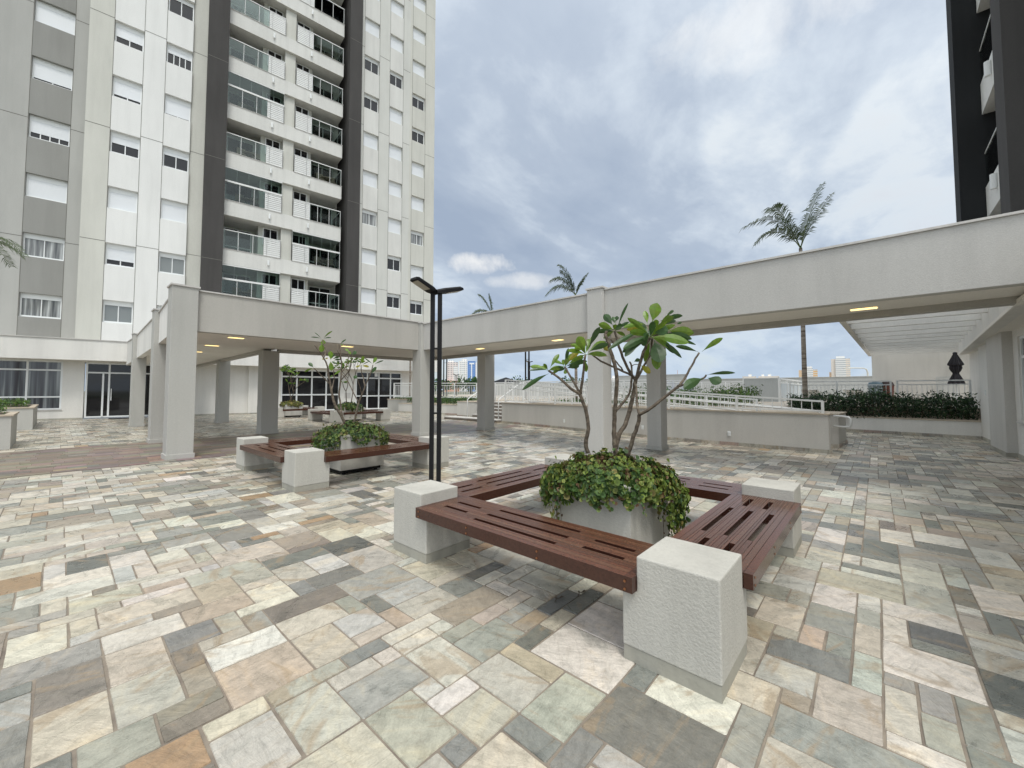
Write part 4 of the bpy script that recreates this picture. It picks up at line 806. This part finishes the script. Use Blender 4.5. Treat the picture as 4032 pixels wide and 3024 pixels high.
palm(19.55,12.65,.85,6.85,.07,[[(-.1,.15,.6),(-.25,.35,1.5),(-.65,.75,1.75)],[(-.25,.25,.4),(-.7,.75,.85),(-1.2,1.25,-.1)],[(.1,-.12,.5),(.25,-.25,.8),(.5,-.55,1.25)],[(-.25,.25,.6),(-.5,.6,1.2),(-1.0,1.05,.8)],[(.1,-.15,.3),(.2,-.2,.6),(.35,-.35,.9)],[(-.1,.1,.5),(-.3,.3,1.0),(-.6,.65,1.4)]],'slender palm on the terrace left of the front pillar',52)
palm(19.6,19.4,.85,6.6,.07,[[(-.2,.2,.6),(-.4,.4,1.1),(-.6,.7,1.35)],[(-.05,.05,.5),(-.1,.15,1.0),(-.15,.2,1.4)],[(-.3,.3,.3),(-.8,.8,.4),(-1.0,1.1,-.3)],[(.2,-.2,.2),(.4,-.4,.2),(.6,-.6,.1)]],'distant palm whose tips just clear the parapet right of the lamp',53)
palm(16.25,24.05,.85,4.75,.055,9,'thin palm in the tall planter by the glass doors',54)
palm(-2.9,24.6,.8,6.0,.10,8,'palm at the left edge with drooping fronds before the grey facade',55)
palm(-1.55,17.0,.8,4.6,.09,9,'palm reaching in at the left edge from the nearer planter',57) if False else None
# ================================================================ ramp, stairs, terrace edge
def wallthing(name,label,cat,poly,h,mat=ST_RAMP,cope=CAPB,skirt=True,out=.02,h2=None):
    cx=sum(p[0] for p in poly)/len(poly); cy=sum(p[1] for p in poly)/len(poly); t=empty(name,(cx,cy,0)); tag(t,label,cat)
    P_=[(p[0]-cx,p[1]-cy) for p in poly]
    m=MB(); m.prism(P_,0,h-.03); m.build('wall',mat,t)
    def off(P_,e):
        n=len(P_); o=[]
        for i in range(n):
            a=Vector(P_[i-1]); b=Vector(P_[i]); c=Vector(P_[(i+1)%n]); d1=(b-a).normalized(); d2=(c-b).normalized(); n1=Vector((d1.y,-d1.x)); n2=Vector((d2.y,-d2.x)); k=(n1+n2); k=k/max(.2,k.dot(n1)); o.append((b.x+k.x*e,b.y+k.y*e))
        return o
    m=MB(); m.prism(off(P_,.025),h-.03,h); m.build('coping',cope,t)
    if skirt:
        Q=off(P_,out); rs=random.Random(int(cx*10)); n=len(Q)
        m=MB(); 
        for i in range(n):
            a=Vector(Q[i]); b=Vector(Q[(i+1)%n]); L_=(b-a).length; k=max(1,round(L_/.45)); d=(b-a)/k; nn_=Vector((d.y,-d.x)).normalized()*-.015
            for j in range(k):
                p=a+d*j; q=a+d*(j+1)-d.normalized()*.006; c=rs.choice([(.50,.46,.39),(.42,.40,.34),(.36,.33,.29),(.54,.50,.43),(.40,.31,.27)])
                m.prism([tuple(p),tuple(q),tuple(q+nn_),tuple(p+nn_)],0,.085,c=(*c,1))
        m.build('skirting',STONE,t)
    return t
wallthing('ramp_wall','long low beige wall of the access ramp behind the pillars','wall',[(13.0,12.25),(11.62,4.45),(11.47,.82),(11.67,.80),(11.82,4.45),(13.2,12.22)],.885)
wallthing('ramp_wall','short end block of the inner ramp wall beside the white handrail loop','wall',[(12.79,.72),(14.2,.64),(14.25,2.4),(14.0,8.0),(13.8,8.0),(13.0,2.4)],.83)
m=MB(); 
P0=[(11.67,.9),(12.8,.82),(13.05,2.4),(13.85,8.0),(14.6,12.1),(13.2,12.1),(11.85,4.45)]; ZR=[.01,.01,.13,.55,.84,.84,.28]
m.prism(P0,-.02,ZR); o=m.build('access_ramp',TERR); struct(o)
def outlet(x,y,z,n,label):
    m=MB(); m.box(-.012,0,-.04,.04,-.06,.06); m.box(-.018,-.012,-.03,.03,-.045,-.005); m.box(-.018,-.012,-.03,.03,.005,.045); o=m.build('outlet_cover',PLAST,None,bevel=.003); o.location=(x,y,z); o.rotation_euler=(0,0,n); tag(o,label,'outlet','outlet covers on the ramp wall')
outlet(12.28,8.46,.30,R(-10),'white outlet cover on the ramp wall, left of the front pillar')
outlet(11.73,5.25,.30,R(-10),'white outlet cover on the ramp wall, between the two pillars')
outlet(11.545,2.85,.30,R(-3),'white outlet cover on the ramp wall, right of the pillars')
# stairs
stt=empty('stone_stairs',(12.7,12.4,0)); tag(stt,'pale stone stairs with dark risers up to the terrace left of the ramp','stairs')
RIS=M('dark_riser',(.22,.19,.16),.8)
def step(x0,x1,y0,y1,z0,z1):
    m=MB(); m.box(x0-12.7+.015,x1-12.7,y0-12.4,y1-12.4,z0,z1-.035); o=m.build('step',RIS,stt); m=MB(); m.box(x0-12.7-.01,x1-12.7,y0-12.4-.005,y1-12.4+.005,z1-.035,z1); m.build('tread',CAP,o)
step(12.72,13.4,12.3,15.9,0,.13)
for k in range(5): step(13.3+.32*k,16,12.35,14.5,.13+.142*k,.13+.142*(k+1)) if k<4 else step(13.3+.32*k,17.5,12.35,14.5,.698,.842)
wallthing('retaining_block','small beige block between the stairs and the left hedge bed','wall',[(13.95,14.55),(17.3,14.55),(17.3,17.6),(13.95,17.6)][:0] or [(14.5,14.6),(17.2,14.6),(17.2,17.0),(14.5,17.0)],.83)
wallthing('hedge_bed_wall','low white wall of the hedge bed left of the stairs','wall',[(15.45,17.1),(17.3,17.1),(17.0,23.1),(14.75,23.1),(14.95,19.6)],.60,ST_RAMP)
hedge(15.35,17.2,17.2,23.2,.55,1.02,4500,'bright green hedge in the bed left of the stairs',61,G1+G2[:1],size=(.04,.08))
wallthing('hedge_bed_wall','low whitish wall of the dark hedge bed on the right','wall',[(17.75,-2.35),(19.3,-2.4),(19.6,2.6),(18.55,2.6),(18.25,.82)],.52,ST_WHITE)
hedge(18.05,19.35,-2.25,2.5,.48,1.42,9000,'dark leafy hedge along the low wall on the right',62,GD,size=(.035,.075),uneven=.55)
hedge(15.6,18.4,3.3,8.0,.6,1.62,6500,'light green shrubs behind the ramp railing',63,G2+G1[:2],size=(.035,.075),uneven=.5)
hedge(15.5,17.5,8.2,11.6,.6,1.0,2500,'low dark shrubs on the terrace behind the front pillar',64,G1,size=(.04,.08))
# railings
def fence(pts,label,zb,zt,name='railing_fence',sp=.115,post=1.5,cat='fence',group=None,midr=True,thick=.017):
    """pts: list of (x,y); zb, zt: lists of bottom/top heights at pts"""
    x0,y0=pts[0]; t=empty(name,(x0,y0,0)); tag(t,label,cat,group)
    for i in range(len(pts)-1):
        a=Vector((pts[i][0]-x0,pts[i][1]-y0,0)); b=Vector((pts[i+1][0]-x0,pts[i+1][1]-y0,0)); L_=(b-a).length
        A=lambda f,zz_: Vector((a.x+(b.x-a.x)*f,a.y+(b.y-a.y)*f,zz_))
        bz=lambda f: zb[i]+(zb[i+1]-zb[i])*f; tz=lambda f: zt[i]+(zt[i+1]-zt[i])*f
        n_=max(1,round(L_/post))
        for k in range(n_):
            f0,f1=k/n_,(k+1)/n_; m=MB(); m.bar(A(f0,tz(f0)),A(f1,tz(f1)),.045,.04); m.bar(A(f0,bz(f0)+.08),A(f1,bz(f1)+.08),.03,.035)
            if midr: m.bar(A(f0,tz(f0)-.13),A(f1,tz(f1)-.13),.03,.03)
            n2=max(2,int(L_/n_/sp))
            for j in range(1,n2): f=f0+(f1-f0)*j/n2; p=A(f,0); m.box(p.x-thick/2,p.x+thick/2,p.y-thick/2,p.y+thick/2,bz(f)+.08,tz(f)-(.13 if midr else .015))
            m.build('railing_panel',RAIL,t)
        for k in range(n_+1):
            if i and not k: continue
            f=k/n_; m=MB(); m.box(A(f,0).x-.027,A(f,0).x+.027,A(f,0).y-.027,A(f,0).y+.027,bz(f),tz(f)+.012); m.build('post',RAIL,t)
    return t
fence([(11.57,.92),(11.72,4.45),(13.08,12.1)],'sloping white railing along the front of the ramp',[.86,.875,.88],[1.155,1.38,1.87],midr=False,sp=.19)
fence([(13.02,2.5),(13.9,8.0),(14.7,12.1)],'sloping white railing along the back of the ramp',[.80,.83,.85],[1.15,1.50,1.86],midr=False,sp=.17)
def handrail(P_,label,r_=.021):
    x,y,z=P_[0]; t=empty('handrail',(x,y,0)); tag(t,label,'handrail')
    for dz in (0,-.20):
        m=MB(); m.tube([(p[0]-x,p[1]-y,p[2]+dz) for p in P_],r_,k=8); m.build('rail',RAIL,t,smooth=True)
    for i in range(0,len(P_),1): m=MB(); m.tube([(P_[i][0]-x,P_[i][1]-y,P_[i][2]-.35),(P_[i][0]-x,P_[i][1]-y,P_[i][2]-.02)],.018,k=6); m.build('bracket',RAIL,t)
handrail([(11.80,1.0,.92),(11.87,2.6,1.03),(11.95,4.4,1.16),(12.5,7.8,1.40),(13.3,12.1,1.72)],'pair of white handrail tubes inside the front ramp wall')
handrail([(12.72,1.0,.88),(12.9,2.4,1.0),(13.35,5.2,1.2),(13.75,8.0,1.4),(14.4,12.0,1.70)],'pair of white handrail tubes along the inner ramp wall')
m=MB(); m.tube([(12.74,.80,.78),(12.6,.62,.78),(12.45,.50,.77),(12.42,.47,.72),(12.42,.47,.58),(12.45,.50,.54),(12.6,.62,.53),(12.74,.80,.53)],.024,k=8); o=m.build('handrail_loop',RAIL,None,True); tag(o,'white looped end of the handrail at the foot of the ramp','handrail')
for k,(x_,y_,lb) in enumerate(((13.05,14.55,'bent white handrail on the left side of the stairs'),(13.05,12.5,'bent white handrail on the ramp side of the stairs'))):
    m=MB(); m.tube([(x_,y_,.13),(x_,y_,.95),(x_+.06,y_,1.02),(x_+.16,y_,1.08),(x_+1.5,y_,1.75),(x_+1.9,y_,1.78),(x_+1.9,y_,.84)],.024,k=8); o=m.build('stair_handrail',RAIL,None,True); tag(o,lb,'handrail')
fence([(19.75,2.6),(19.7,-.38)],'white railing behind the dark hedge, left panel',[.78,.78],[1.74,1.74],thick=.016)
fence([(19.7,-.55),(19.6,-2.25)],'white railing behind the dark hedge, right panel before the umbrella',[.78,.78],[1.74,1.74],thick=.016)
fence([(14.6,23.4),(16.5,17.6),(16.8,15.0)],'white railing over the left hedge bed',[.92,.9,.9],[1.88,1.84,1.84])
fence([(21.5,21.5),(21.2,9.0)],'white railing of the pool area, seen between the rear pillars',[.9,.9],[1.98,1.98])
fence([(21.2,9.0),(26.5,8.6)],'white railing turning away beside the pool',[.9,.9],[1.98,1.98])
fence([(17.6,14.9),(21.0,15.6)],'white railing at the head of the stairs',[.86,.86],[1.92,1.92])
fence([(30.5,18.5),(30.5,4.6)],'far white railing before the boundary wall',[.9,.9],[2.0,2.0])
BW=stucco('grey_hazed_paint',(.50,.52,.515),40,.1,.1)  # grey wall paint with distance haze mixed into the colour
# grey screens and boundary
o=MB(); o.box(-.1,.1,-7.8,7.8,.8,2.30); o.box(-.14,.14,-7.85,7.85,2.30,2.34); o=o.build('boundary_wall',BW); o.location=(35,4.3,0); tag(o,'long plain grey boundary wall at the end of the terrace','wall')
o=MB(); o.box(-.1,.1,-3,3,.8,2.72); o.box(-.14,.14,-3.04,3.04,2.72,2.76); o=o.build('boundary_wall',BW); o.location=(34.4,14.6,0); tag(o,'taller section of grey boundary wall behind the rear pillar','wall')
o=MB(); o.box(-.1,.1,-8,8,.8,2.22); o=o.build('boundary_wall',BW); o.location=(34.0,25.7,0); tag(o,'left end of the boundary wall beyond the pool','wall')
t=empty('grey_screen',(24,4.4,.84)); tag(t,'pale grey panel screen with white posts beyond the hedge','screen')
m=MB(); m.box(-.04,.04,-.75,.75,0,1.17); m.build('panel',BW,t); m=MB(); m.box(-.07,.07,-.82,-.75,0,1.24); m.box(-.07,.07,.75,.82,0,1.24); m.box(-.06,.06,-.75,.75,1.17,1.21); m.build('frame',RAIL,t)
t=empty('glass_screen',(24.1,3.6,.84)); tag(t,'row of framed glass panels running away from the grey screen','screen')
for k in range(5): 
    m=MB(); m.box(k*2.1,k*2.1+.09,-.04,.04,0,1.2); m.build('post',RAIL,t)
m=MB(); m.box(.09,8.4,-.02,.02,1.13,1.19); m.box(.09,8.4,-.02,.02,.93,.97); m.build('rail',RAIL,t); m=MB(); m.box(.09,8.4,-.008,.008,.02,.93); m.build('pane',M('obscured_glass',(.48,.53,.56),.3),t)
wb=MB(); wb.box(-.7,.7,-.7,.7,0,.72); wb.box(-.8,.8,-.8,.8,.72,.78); wb=wb.build('brown_kiosk',M('brown_paint',(.16,.11,.085),.7)); wb.location=(29,5.6,.84); tag(wb,'small brown kiosk seen between the railings','kiosk')
# loungers by the pool
sun_c=M('white_plastic',(.8,.8,.78),.4)
def lounger(x,y,rz,label):
    t=empty('sun_lounger',(x,y,.84),rz); tag(t,label,'sun lounger','loungers on the terrace')
    m=MB(); m.box(-.3,.3,-.9,.4,.28,.33); m.build('seat',sun_c,t); m=MB(); m.bar((0,.4,.32),(0,.95,.62),.6,.04); m.build('backrest',sun_c,t); m=MB()
    for sx in (-.27,.27):
        for sy in (-.8,.5): m.box(sx-.02,sx+.02,sy-.02,sy+.02,0,.28)
    m.build('legs',sun_c,t)
for k,(x_,y_) in enumerate(((21.6,.4),(21.9,1.9),(25.2,2.4),(24.6,10.6-4.2))): lounger(x_,y_,R(70+8*k),['white lounger behind the hedge near the bins','white lounger behind the hedge near the palm','white lounger before the glass screen','white lounger near the grey screen'][k])
# bins
def bin_(x,y,c,label,lid):
    t=empty('waste_bin',(x,y,.84)); tag(t,label,'bin','bins before the white wall'); m=MB(); m.tube([(0,0,.02),(0,0,.78)],.20,.26,k=18); m.build('body',M('bin_body',c,.5),t); m=MB(); m.tube([(0,0,.78),(0,0,.84),(0,0,.93)],.29,.22,k=18); m.tube([(0,0,.93),(0,0,.97)],.14,.1,k=12); m.build('lid',M('bin_lid',lid,.5),t)
bin_(24.3,.03,(.20,.25,.27),'grey-blue bin with black lid behind the railing',(.10,.16,.20)); bin_(24.5,-.33,(.14,.035,.02),'reddish brown bin behind the railing',(.035,.02,.02))
# closed umbrella
t=empty('closed_umbrella',(22.9,-2.28,.84)); tag(t,'closed black parasol tied twice, standing before the white wall','umbrella')
m=MB(); m.tube([(0,0,0),(0,0,2.05)],.022,k=8); m.tube([(0,0,0),(0,0,.06)],.25,k=16); m.build('pole',PLAST,t)
m=MB(); k_=20; prof=[(.80,.29),(.84,.31),(.96,.26),(1.10,.18),(1.20,.12),(1.24,.12),(1.32,.19),(1.42,.235),(1.50,.22),(1.52,.25),(1.54,.30),(1.60,.28),(1.74,.20),(1.88,.12),(1.97,.07),(2.0,.10),(2.04,.03)]
rr_=random.Random(3); fo=[1+.16*(1 if i%2 else -1)+rr_.uniform(-.05,.05) for i in range(k_)]
for i in range(len(prof)-1):
    for j in range(k_):
        P_=[]
        for (ii,jj) in ((i,j),(i,j+1),(i+1,j+1),(i+1,j)):
            z_,r_=prof[ii]; a=2*math.pi*jj/k_; rr2=r_*.68*fo[jj%k_]; P_.append((rr2*math.cos(a),rr2*math.sin(a),z_))
        m.face(P_)
m.build('canopy',FAB,t)
# ================================================================ pergola and white wall at the right end
t=empty('white_wall',(25.3,-1.2,.0)); tag(t,'tall plain white wall closing the pergola, with a flush service door','wall')
m=MB(); m.box(0,.2,-1.75,1.33,.6,3.25); m.build('wall',ST_WHITE,t); m=MB(); m.box(-.012,0,-1.35,-.72,.84,2.0); m.build('service_door',stucco('painted_door',(.70,.71,.69)),t)
t=empty('pergola',(10.9,.3,3.0)); tag(t,'white slatted pergola between the walkway and the tall white wall','pergola')
m=MB(); m.prism([(0,.22),(14.4,-.19),(14.4,-.07),(0,.34)],0,.26); m.build('side_beam',ST_WHITE,t)
m=MB(); m.prism([(0,-2.3),(14.4,-3.1),(14.4,-2.98),(0,-2.18)],0,.26); m.build('side_beam',ST_WHITE,t)
for k in range(12):
    x_=.5+1.19*k; m=MB(); m.box(x_,x_+.11,-2.25-x_*.053,.22-x_*.0285,.0,.24); m.build('slat',ST_WHITE,t)
# ================================================================ low building on the right
rb=empty('side_building',(13.5,-2.2,0)); tag(rb,'low white building along the right edge with pillars, windows and glazed door','building')
def rbx(name,mat,*boxes,parent=None,bev=0):
    m=MB()
    for b in boxes: m.box(b[0]-13.5,b[1]-13.5,b[2]+2.2,b[3]+2.2,b[4],b[5])
    return m.build(name,mat,parent or rb,bevel=bev)
rbx('wall',ST_WHITE,(2.0,13.44,-2.6,-2.17,0,.74),(2.0,9.2,-2.6,-2.17,.74,2.66),(9.2,13.44,-2.6,-2.17,2.5,2.66),(13.05,13.44,-2.6,-2.17,.74,2.5))
rbx('pillar',ST_RAMP,(13.44,15.1,-2.6,-2.02,.09,2.66)); rbx('pillar_plinth',SKIRT,(13.42,15.1,-2.6,-2.0,0,.09)); rbx('pillar',ST_WHITE,(16.25,17.75,-2.7,-2.22,0,2.66)); rbx('wall',ST_WHITE,(17.75,21,-2.9,-2.42,0,3.4),(15.1,16.25,-2.7,-2.35,2.5,2.66))
rbx('skirting',SKIRT,(2,13.42,-2.17,-2.15,0,.09),(16.25,17.75,-2.22,-2.2,0,.09))
rbx('sill',CAP,(9.1,13.2,-2.2,-2.12,.74,.77))
def rglz(name,x0,x1,z0,z1,vs,hs,y):
    m=fr(x0-13.5,x1-13.5,0,z0,z1,.06,.06)
    for v in vs: m.box(v-13.53,v-13.47,.003,.057,z0+.06,z1-.06)
    for h_ in hs: m.box(x0-13.44,x1-13.56,.006,.054,h_-.03,h_+.03)
    o=m.build(name,PLAST,rb); o.location=(0,y+2.2-.06,0); p=MB(); p.box(x0-13.47,x1-13.53,.02,.03,z0+.03,z1-.03); p.build('pane',GLASSB,o)
rglz('window',9.2,13.05,.77,2.5,(10.1,11.1,12.1),(1.15,2.08),-2.2)
rglz('glazed_door',15.1,16.25,.03,2.5,(15.67,),(1.0,2.1),-2.3)
m=MB(); m.prism([(2-13.5,-1.35+2.2),(9.3-13.5,-1.55+2.2),(21-13.5,-2.18+2.2),(21-13.5,-.9),(2-13.5,-.9)],2.66,2.72); m.build('soffit',CEIL,rb)
m=MB(); m.prism([(9.4-13.5,-1.57+2.2),(21-13.5,-2.18+2.2),(21-13.5,-2.36+2.2),(9.4-13.5,-1.75+2.2)],2.655,3.45); m.build('fascia',ST_WHITE,rb); 
m=MB(); m.prism([(2-13.5,.45),(21-13.5,-.15),(21-13.5,-14),(2-13.5,-14)],2.73,3.3); m.build('roof_slab',CEIL,rb)
m=MB(); m.box(-.03,.03,0,.02,-.07,.07); o=m.build('intercom',PLAST,rb); o.location=(15.2-13.5,-2.0+2.2,1.35)
o=MB(); o.box(-.15,.15,-2,2,0,1.9); o=o.build('garden_wall',ST_COL); o.location=(31,-4.8,.84); tag(o,'pale wall in the gap beyond the side building','wall')
# ================================================================ dark tower on the right
rt_=empty('dark_tower',(18,-3,3.3)); tag(rt_,'charcoal apartment tower rising over the parapet at the top right','building')
def rtx(name,mat,*boxes,parent=None):
    m=MB()
    for b in boxes: m.box(b[0]-18,b[1]-18,b[2]+3,b[3]+3,b[4]-3.3,b[5]-3.3)
    return m.build(name,mat,parent or rt_)
rtx('fin',ST_BLACK,(18.0,18.9,-9,-2.05,3.3,60)); rtx('wall',ST_BLACK,(9,18,-12,-3.9,3.3,60)); rtx('fin',ST_DARK,(13.3,14.15,-9,-2.22,3.3,60))
for k in range(16):
    z=7.35+3.12*k; o=rtx('balcony',ST_TW,(14.3,17.97,-2.72,-2.56,z-.92,z),(14.3,17.97,-3.9,-2.72,z-.92,z-.78))
    rtx('railing',RAIL,(14.3,17.97,-2.60,-2.57,z+1.0,z+1.04),parent=o); rtx('glass_panel',TG,(14.3,17.97,-2.59,-2.58,z,z+1.0),parent=o)
    m=MB(); m.tube([(16.55-18,-2.50+3,z-.55-3.3),(16.55-18,-2.50+3,z-.15-3.3)],.07,k=12); m.build('wall_lamp',PLAST,o)
# ================================================================ things far off
lamp_post(25.4,21.1,5.6,R(-30),'tall black twin lamp post beyond the rear pillar, head hidden by the canopy',head=True,sep=.22,sz=.10,group=None)
lamp_post(27.8,22.9,3.95,R(-48),'slender black lamp post with a flat head beyond the pool railing',sep=.12,sz=.06)
lamp_post(25.4,31.6,5.9,R(-50),'black twin lamp post far left of the rear pillar',sep=.22,sz=.10)
lamp_post(29.4,34.7,3.15,R(-48),'small black lamp post before the white and blue towers',sep=.14,sz=.07)
t=empty('street_lamp',(53.2,.6,0)); tag(t,'pale curved-arm street lamp beyond the boundary wall','street lamp')
m=MB(); m.tube([(0,0,0),(0,0,3.2),(-.05,.08,3.5),(-.2,.3,3.62),(-.9,1.5,3.66)],.075,.05,k=8); m.build('pole',ST_TB,t); m=MB(); m.bar((-.7,1.15,3.62),(-1.1,1.75,3.6),.2,.08); m.build('lamp_head',ST_TB,t)
m=MB(); m.prism([(-1.6,-1.6),(1.6,-1.6),(1.6,1.6),(-1.6,1.6)],1.5,1.56); m.face([(-1.7,-1.7,1.5),(1.7,-1.7,1.5),(0,0,2.3)]); m.face([(1.7,-1.7,1.5),(1.7,1.7,1.5),(0,0,2.3)]); m.face([(1.7,1.7,1.5),(-1.7,1.7,1.5),(0,0,2.3)]); m.face([(-1.7,1.7,1.5),(-1.7,-1.7,1.5),(0,0,2.3)])
t=empty('garden_pavilion',(39,36,.84)); tag(t,'dark hipped roof of a pavilion just right of the rear pillar','pavilion'); m.build('roof',BLACKM,t); m=MB()
for sx in (-1.4,1.4):
    for sy in (-1.4,1.4): m.box(sx-.06,sx+.06,sy-.06,sy+.06,0,1.5)
m.build('posts',ST_COL,t)
# distant towers
def gridmat(name,wall,win,sx,sz,px_=.5,pz=.5,glassy=False):
    m=M(name,wall,.8); t=m.node_tree; tc=nn(m,'ShaderNodeTexCoord'); sp=nn(m,'ShaderNodeSeparateXYZ'); t.links.new(tc.outputs['Object'],sp.inputs[0])
    def fr_(src,per,duty):
        a=nn(m,'ShaderNodeMath',operation='DIVIDE'); t.links.new(src,a.inputs[0]); a.inputs[1].default_value=per; b=nn(m,'ShaderNodeMath',operation='FRACT'); t.links.new(a.outputs[0],b.inputs[0]); c=nn(m,'ShaderNodeMath',operation='LESS_THAN'); t.links.new(b.outputs[0],c.inputs[0]); c.inputs[1].default_value=duty; return c.outputs[0]
    h=nn(m,'ShaderNodeMath',operation='ADD'); t.links.new(sp.outputs[0],h.inputs[0]); t.links.new(sp.outputs[1],h.inputs[1])
    a=fr_(h.outputs[0],sx,px_); b=fr_(sp.outputs[2],sz,pz); mm=nn(m,'ShaderNodeMath',operation='MULTIPLY'); t.links.new(a,mm.inputs[0]); t.links.new(b,mm.inputs[1]); setc(m,mixc(m,mm.outputs[0],wall,win)); return m
GW=gridmat('far_white_block',(.80,.78,.75),(.38,.40,.44),3.2,3.0,.45,.45); GP=gridmat('far_pink_block',(.74,.66,.62),(.36,.33,.35),4.0,3.0,.6,.5); GBL=gridmat('far_blue_glass',(.10,.22,.52),(.30,.42,.66),5,3.0,.85,.3); GO=gridmat('far_orange_block',(.76,.45,.20),(.70,.66,.58),60,3.0,1.0,.45); GT=gridmat('far_tall_block',(.84,.74,.64),(.62,.60,.58),40,3.0,1.0,.4); GWB=gridmat('far_balcony_stack',(.84,.83,.81),(.48,.50,.52),30,3.0,1.0,.4)
fwx=Vector((1434/2148.6,0,0)) if False else None
def ftower(x,y,w_,d_,h,mat,label,extra=()):
    """box whose front faces the terrace"""
    a=math.atan2(y,x); t=empty('tower_block',(x,y,0),a); tag(t,label,'building','distant city buildings')
    m=MB(); m.box(0,d_,-w_/2,w_/2,0,h); m.build('wall',mat,t)
    for (nm,mt,bx) in extra:
        m=MB(); m.box(*bx); m.build(nm,mt,t)
    return t
ftower(388,466.5,17,14,43.5,GP,'pinkish white far tower, left of the light one',[('balcony_stack',GWB,(-1,0,-8,-2,0,37)),('roof_box',GW,(3,10,-3,6,43.5,46))])
ftower(398.5,454.5,12.5,14,45,GW,'light grey far tower beside the blue one',[('roof_box',GW,(3,11,-6,2,45,48.5)),('balcony_stack',GWB,(-.6,0,-1.5,2.5,0,43))])
FW=M('far_white_trim',(.85,.85,.83),.7)
ftower(407,445,11.4,14,45,GBL,'far tower with a blue glazed front and white cross-bar',[('white_bar',FW,(-.4,0,-3.8,3.2,40.5,42.3)),('white_stem',FW,(-.4,0,-.7,.7,8,40.5)),('side_strip',GW,(-.3,8,-7.9,-5.7,0,43))])
ftower(384,462,22,16,15,M('far_orange_roofed_block',(.62,.33,.22),.8),'low reddish block at the foot of the far white towers')
ftower(552,281,26,14,20,GW,'low cluster of whitish far blocks seen between the pillars',[('roof_box',FW,(2,8,-10,-6,20,23.5)),('roof_box',FW,(2,8,-1,3,20,23)),('roof_box',FW,(2,8,7,11,20,23.5))])
ftower(681,139.5,17.5,14,22.5,GT,'left of two low far blocks on the skyline',[('roof_box',FW,(2,8,-3,1,22.5,25.5))])
ftower(700,118,26,14,22.8,GT,'right of two low far blocks on the skyline, the wider one',[('roof_box',FW,(2,8,-3,1,22.8,25.5)),('roof_box',FW,(2,8,6,9,22.8,25.5))])
ftower(739,74.6,22.5,14,32,GO,'orange and white banded far tower behind the palm trunk',[('centre_bay',GWB,(-1.5,0,-6,6,0,34)),('roof_box',FW,(2,10,-5,5,32,37))])
ftower(771,38.5,22,14,48.5,GT,'tallest pale peach far tower, right of the banded one',[('centre_bay',GWB,(-1.5,0,-6,6,0,49)),('side_wing',GO,(2,10,11,13.5,0,29)),('roof_box',FW,(2,10,-5,5,48.5,52.5))])
t=empty('radio_mast',(612,219,0)); tag(t,'thin red and white radio mast on the skyline','mast'); m=MB(); m.tube([(0,0,0),(0,0,32)],.5,.25,k=4); m.build('mast',M('mast_paint',(.55,.25,.22),.6),t)
def dtree(x,y,z0,h,w_,label,seed,n=900):
    r=random.Random(seed); t=empty('round_tree',(x,y,z0)); tag(t,label,'tree','trees beyond the terrace'); m=MB(); m.tube([(0,0,0),(0,0,h*.5)],w_*.05,w_*.03,k=6); m.build('trunk',BARK,t); m=MB()
    for _ in range(n):
        v=Vector((r.gauss(0,1),r.gauss(0,1),r.gauss(0,1))).normalized()*(r.random()**.4); k=1+.25*math.sin(v.x*5+seed)+.2*math.sin(v.y*7)
        p=Vector((v.x*w_/2*k,v.y*w_/2*k,h*.65+v.z*h*.36*k)); s=w_*.035*r.uniform(.7,1.3); nv=Vector((r.gauss(0,1),r.gauss(0,1),r.gauss(.5,1))).normalized(); u=nv.orthogonal().normalized(); q=nv.cross(u); c=r.choice(G1); kk=r.uniform(.7,1.4)
        m.face([p-u*s,p-q*s*.6,p+u*s,p+q*s*.6],(c[0]*kk,c[1]*kk,c[2]*kk,1))
    m.build('crown',HERB,t)
for k,(px_,h_,w_) in enumerate(((41.0,3.9,6),(33.5,4.0,7),(47.6,4.6,8),(52,4.2,9),(24,3.6,6),(56,4.4,8))):
    d_=80+7*k; a=R(px_); dtree(d_*math.cos(a),d_*math.sin(a),0,h_,w_,['rounded grey-green tree top over the far railing','low tree top over the boundary wall, left of the front pillar','dark tree beside the rear pillar','tree beyond the left hedge bed','small tree top far over the boundary wall','leftmost tree beyond the terrace railing'][k],70+k)
# a few fallen twigs and leaves
rr_=random.Random(8)
for k,(x_,y_,lb) in enumerate(((2.28,1.62,'dry leaf scrap lying under the nearest bench'),(2.45,.95+.6,'second dry scrap under the nearest bench'))):
    m=MB(); 
    m.tube([(-.05,.0,.004),(-.015,.012,.009),(.02,.004,.006),(.06,.018,.004)],.0028,.0015,k=4); m.face([(.0,.006,.008),(.03,-.012,.012),(.055,-.006,.006),(.03,.006,.014)]); m.face([(-.02,.012,.009),(-.005,.03,.013),(.02,.036,.006),(.005,.018,.010)])
    o=m.build('fallen_twig',BARK); o.location=(x_,y_,.002); tag(o,lb,'twig')
# air: left clear, no haze volume is built
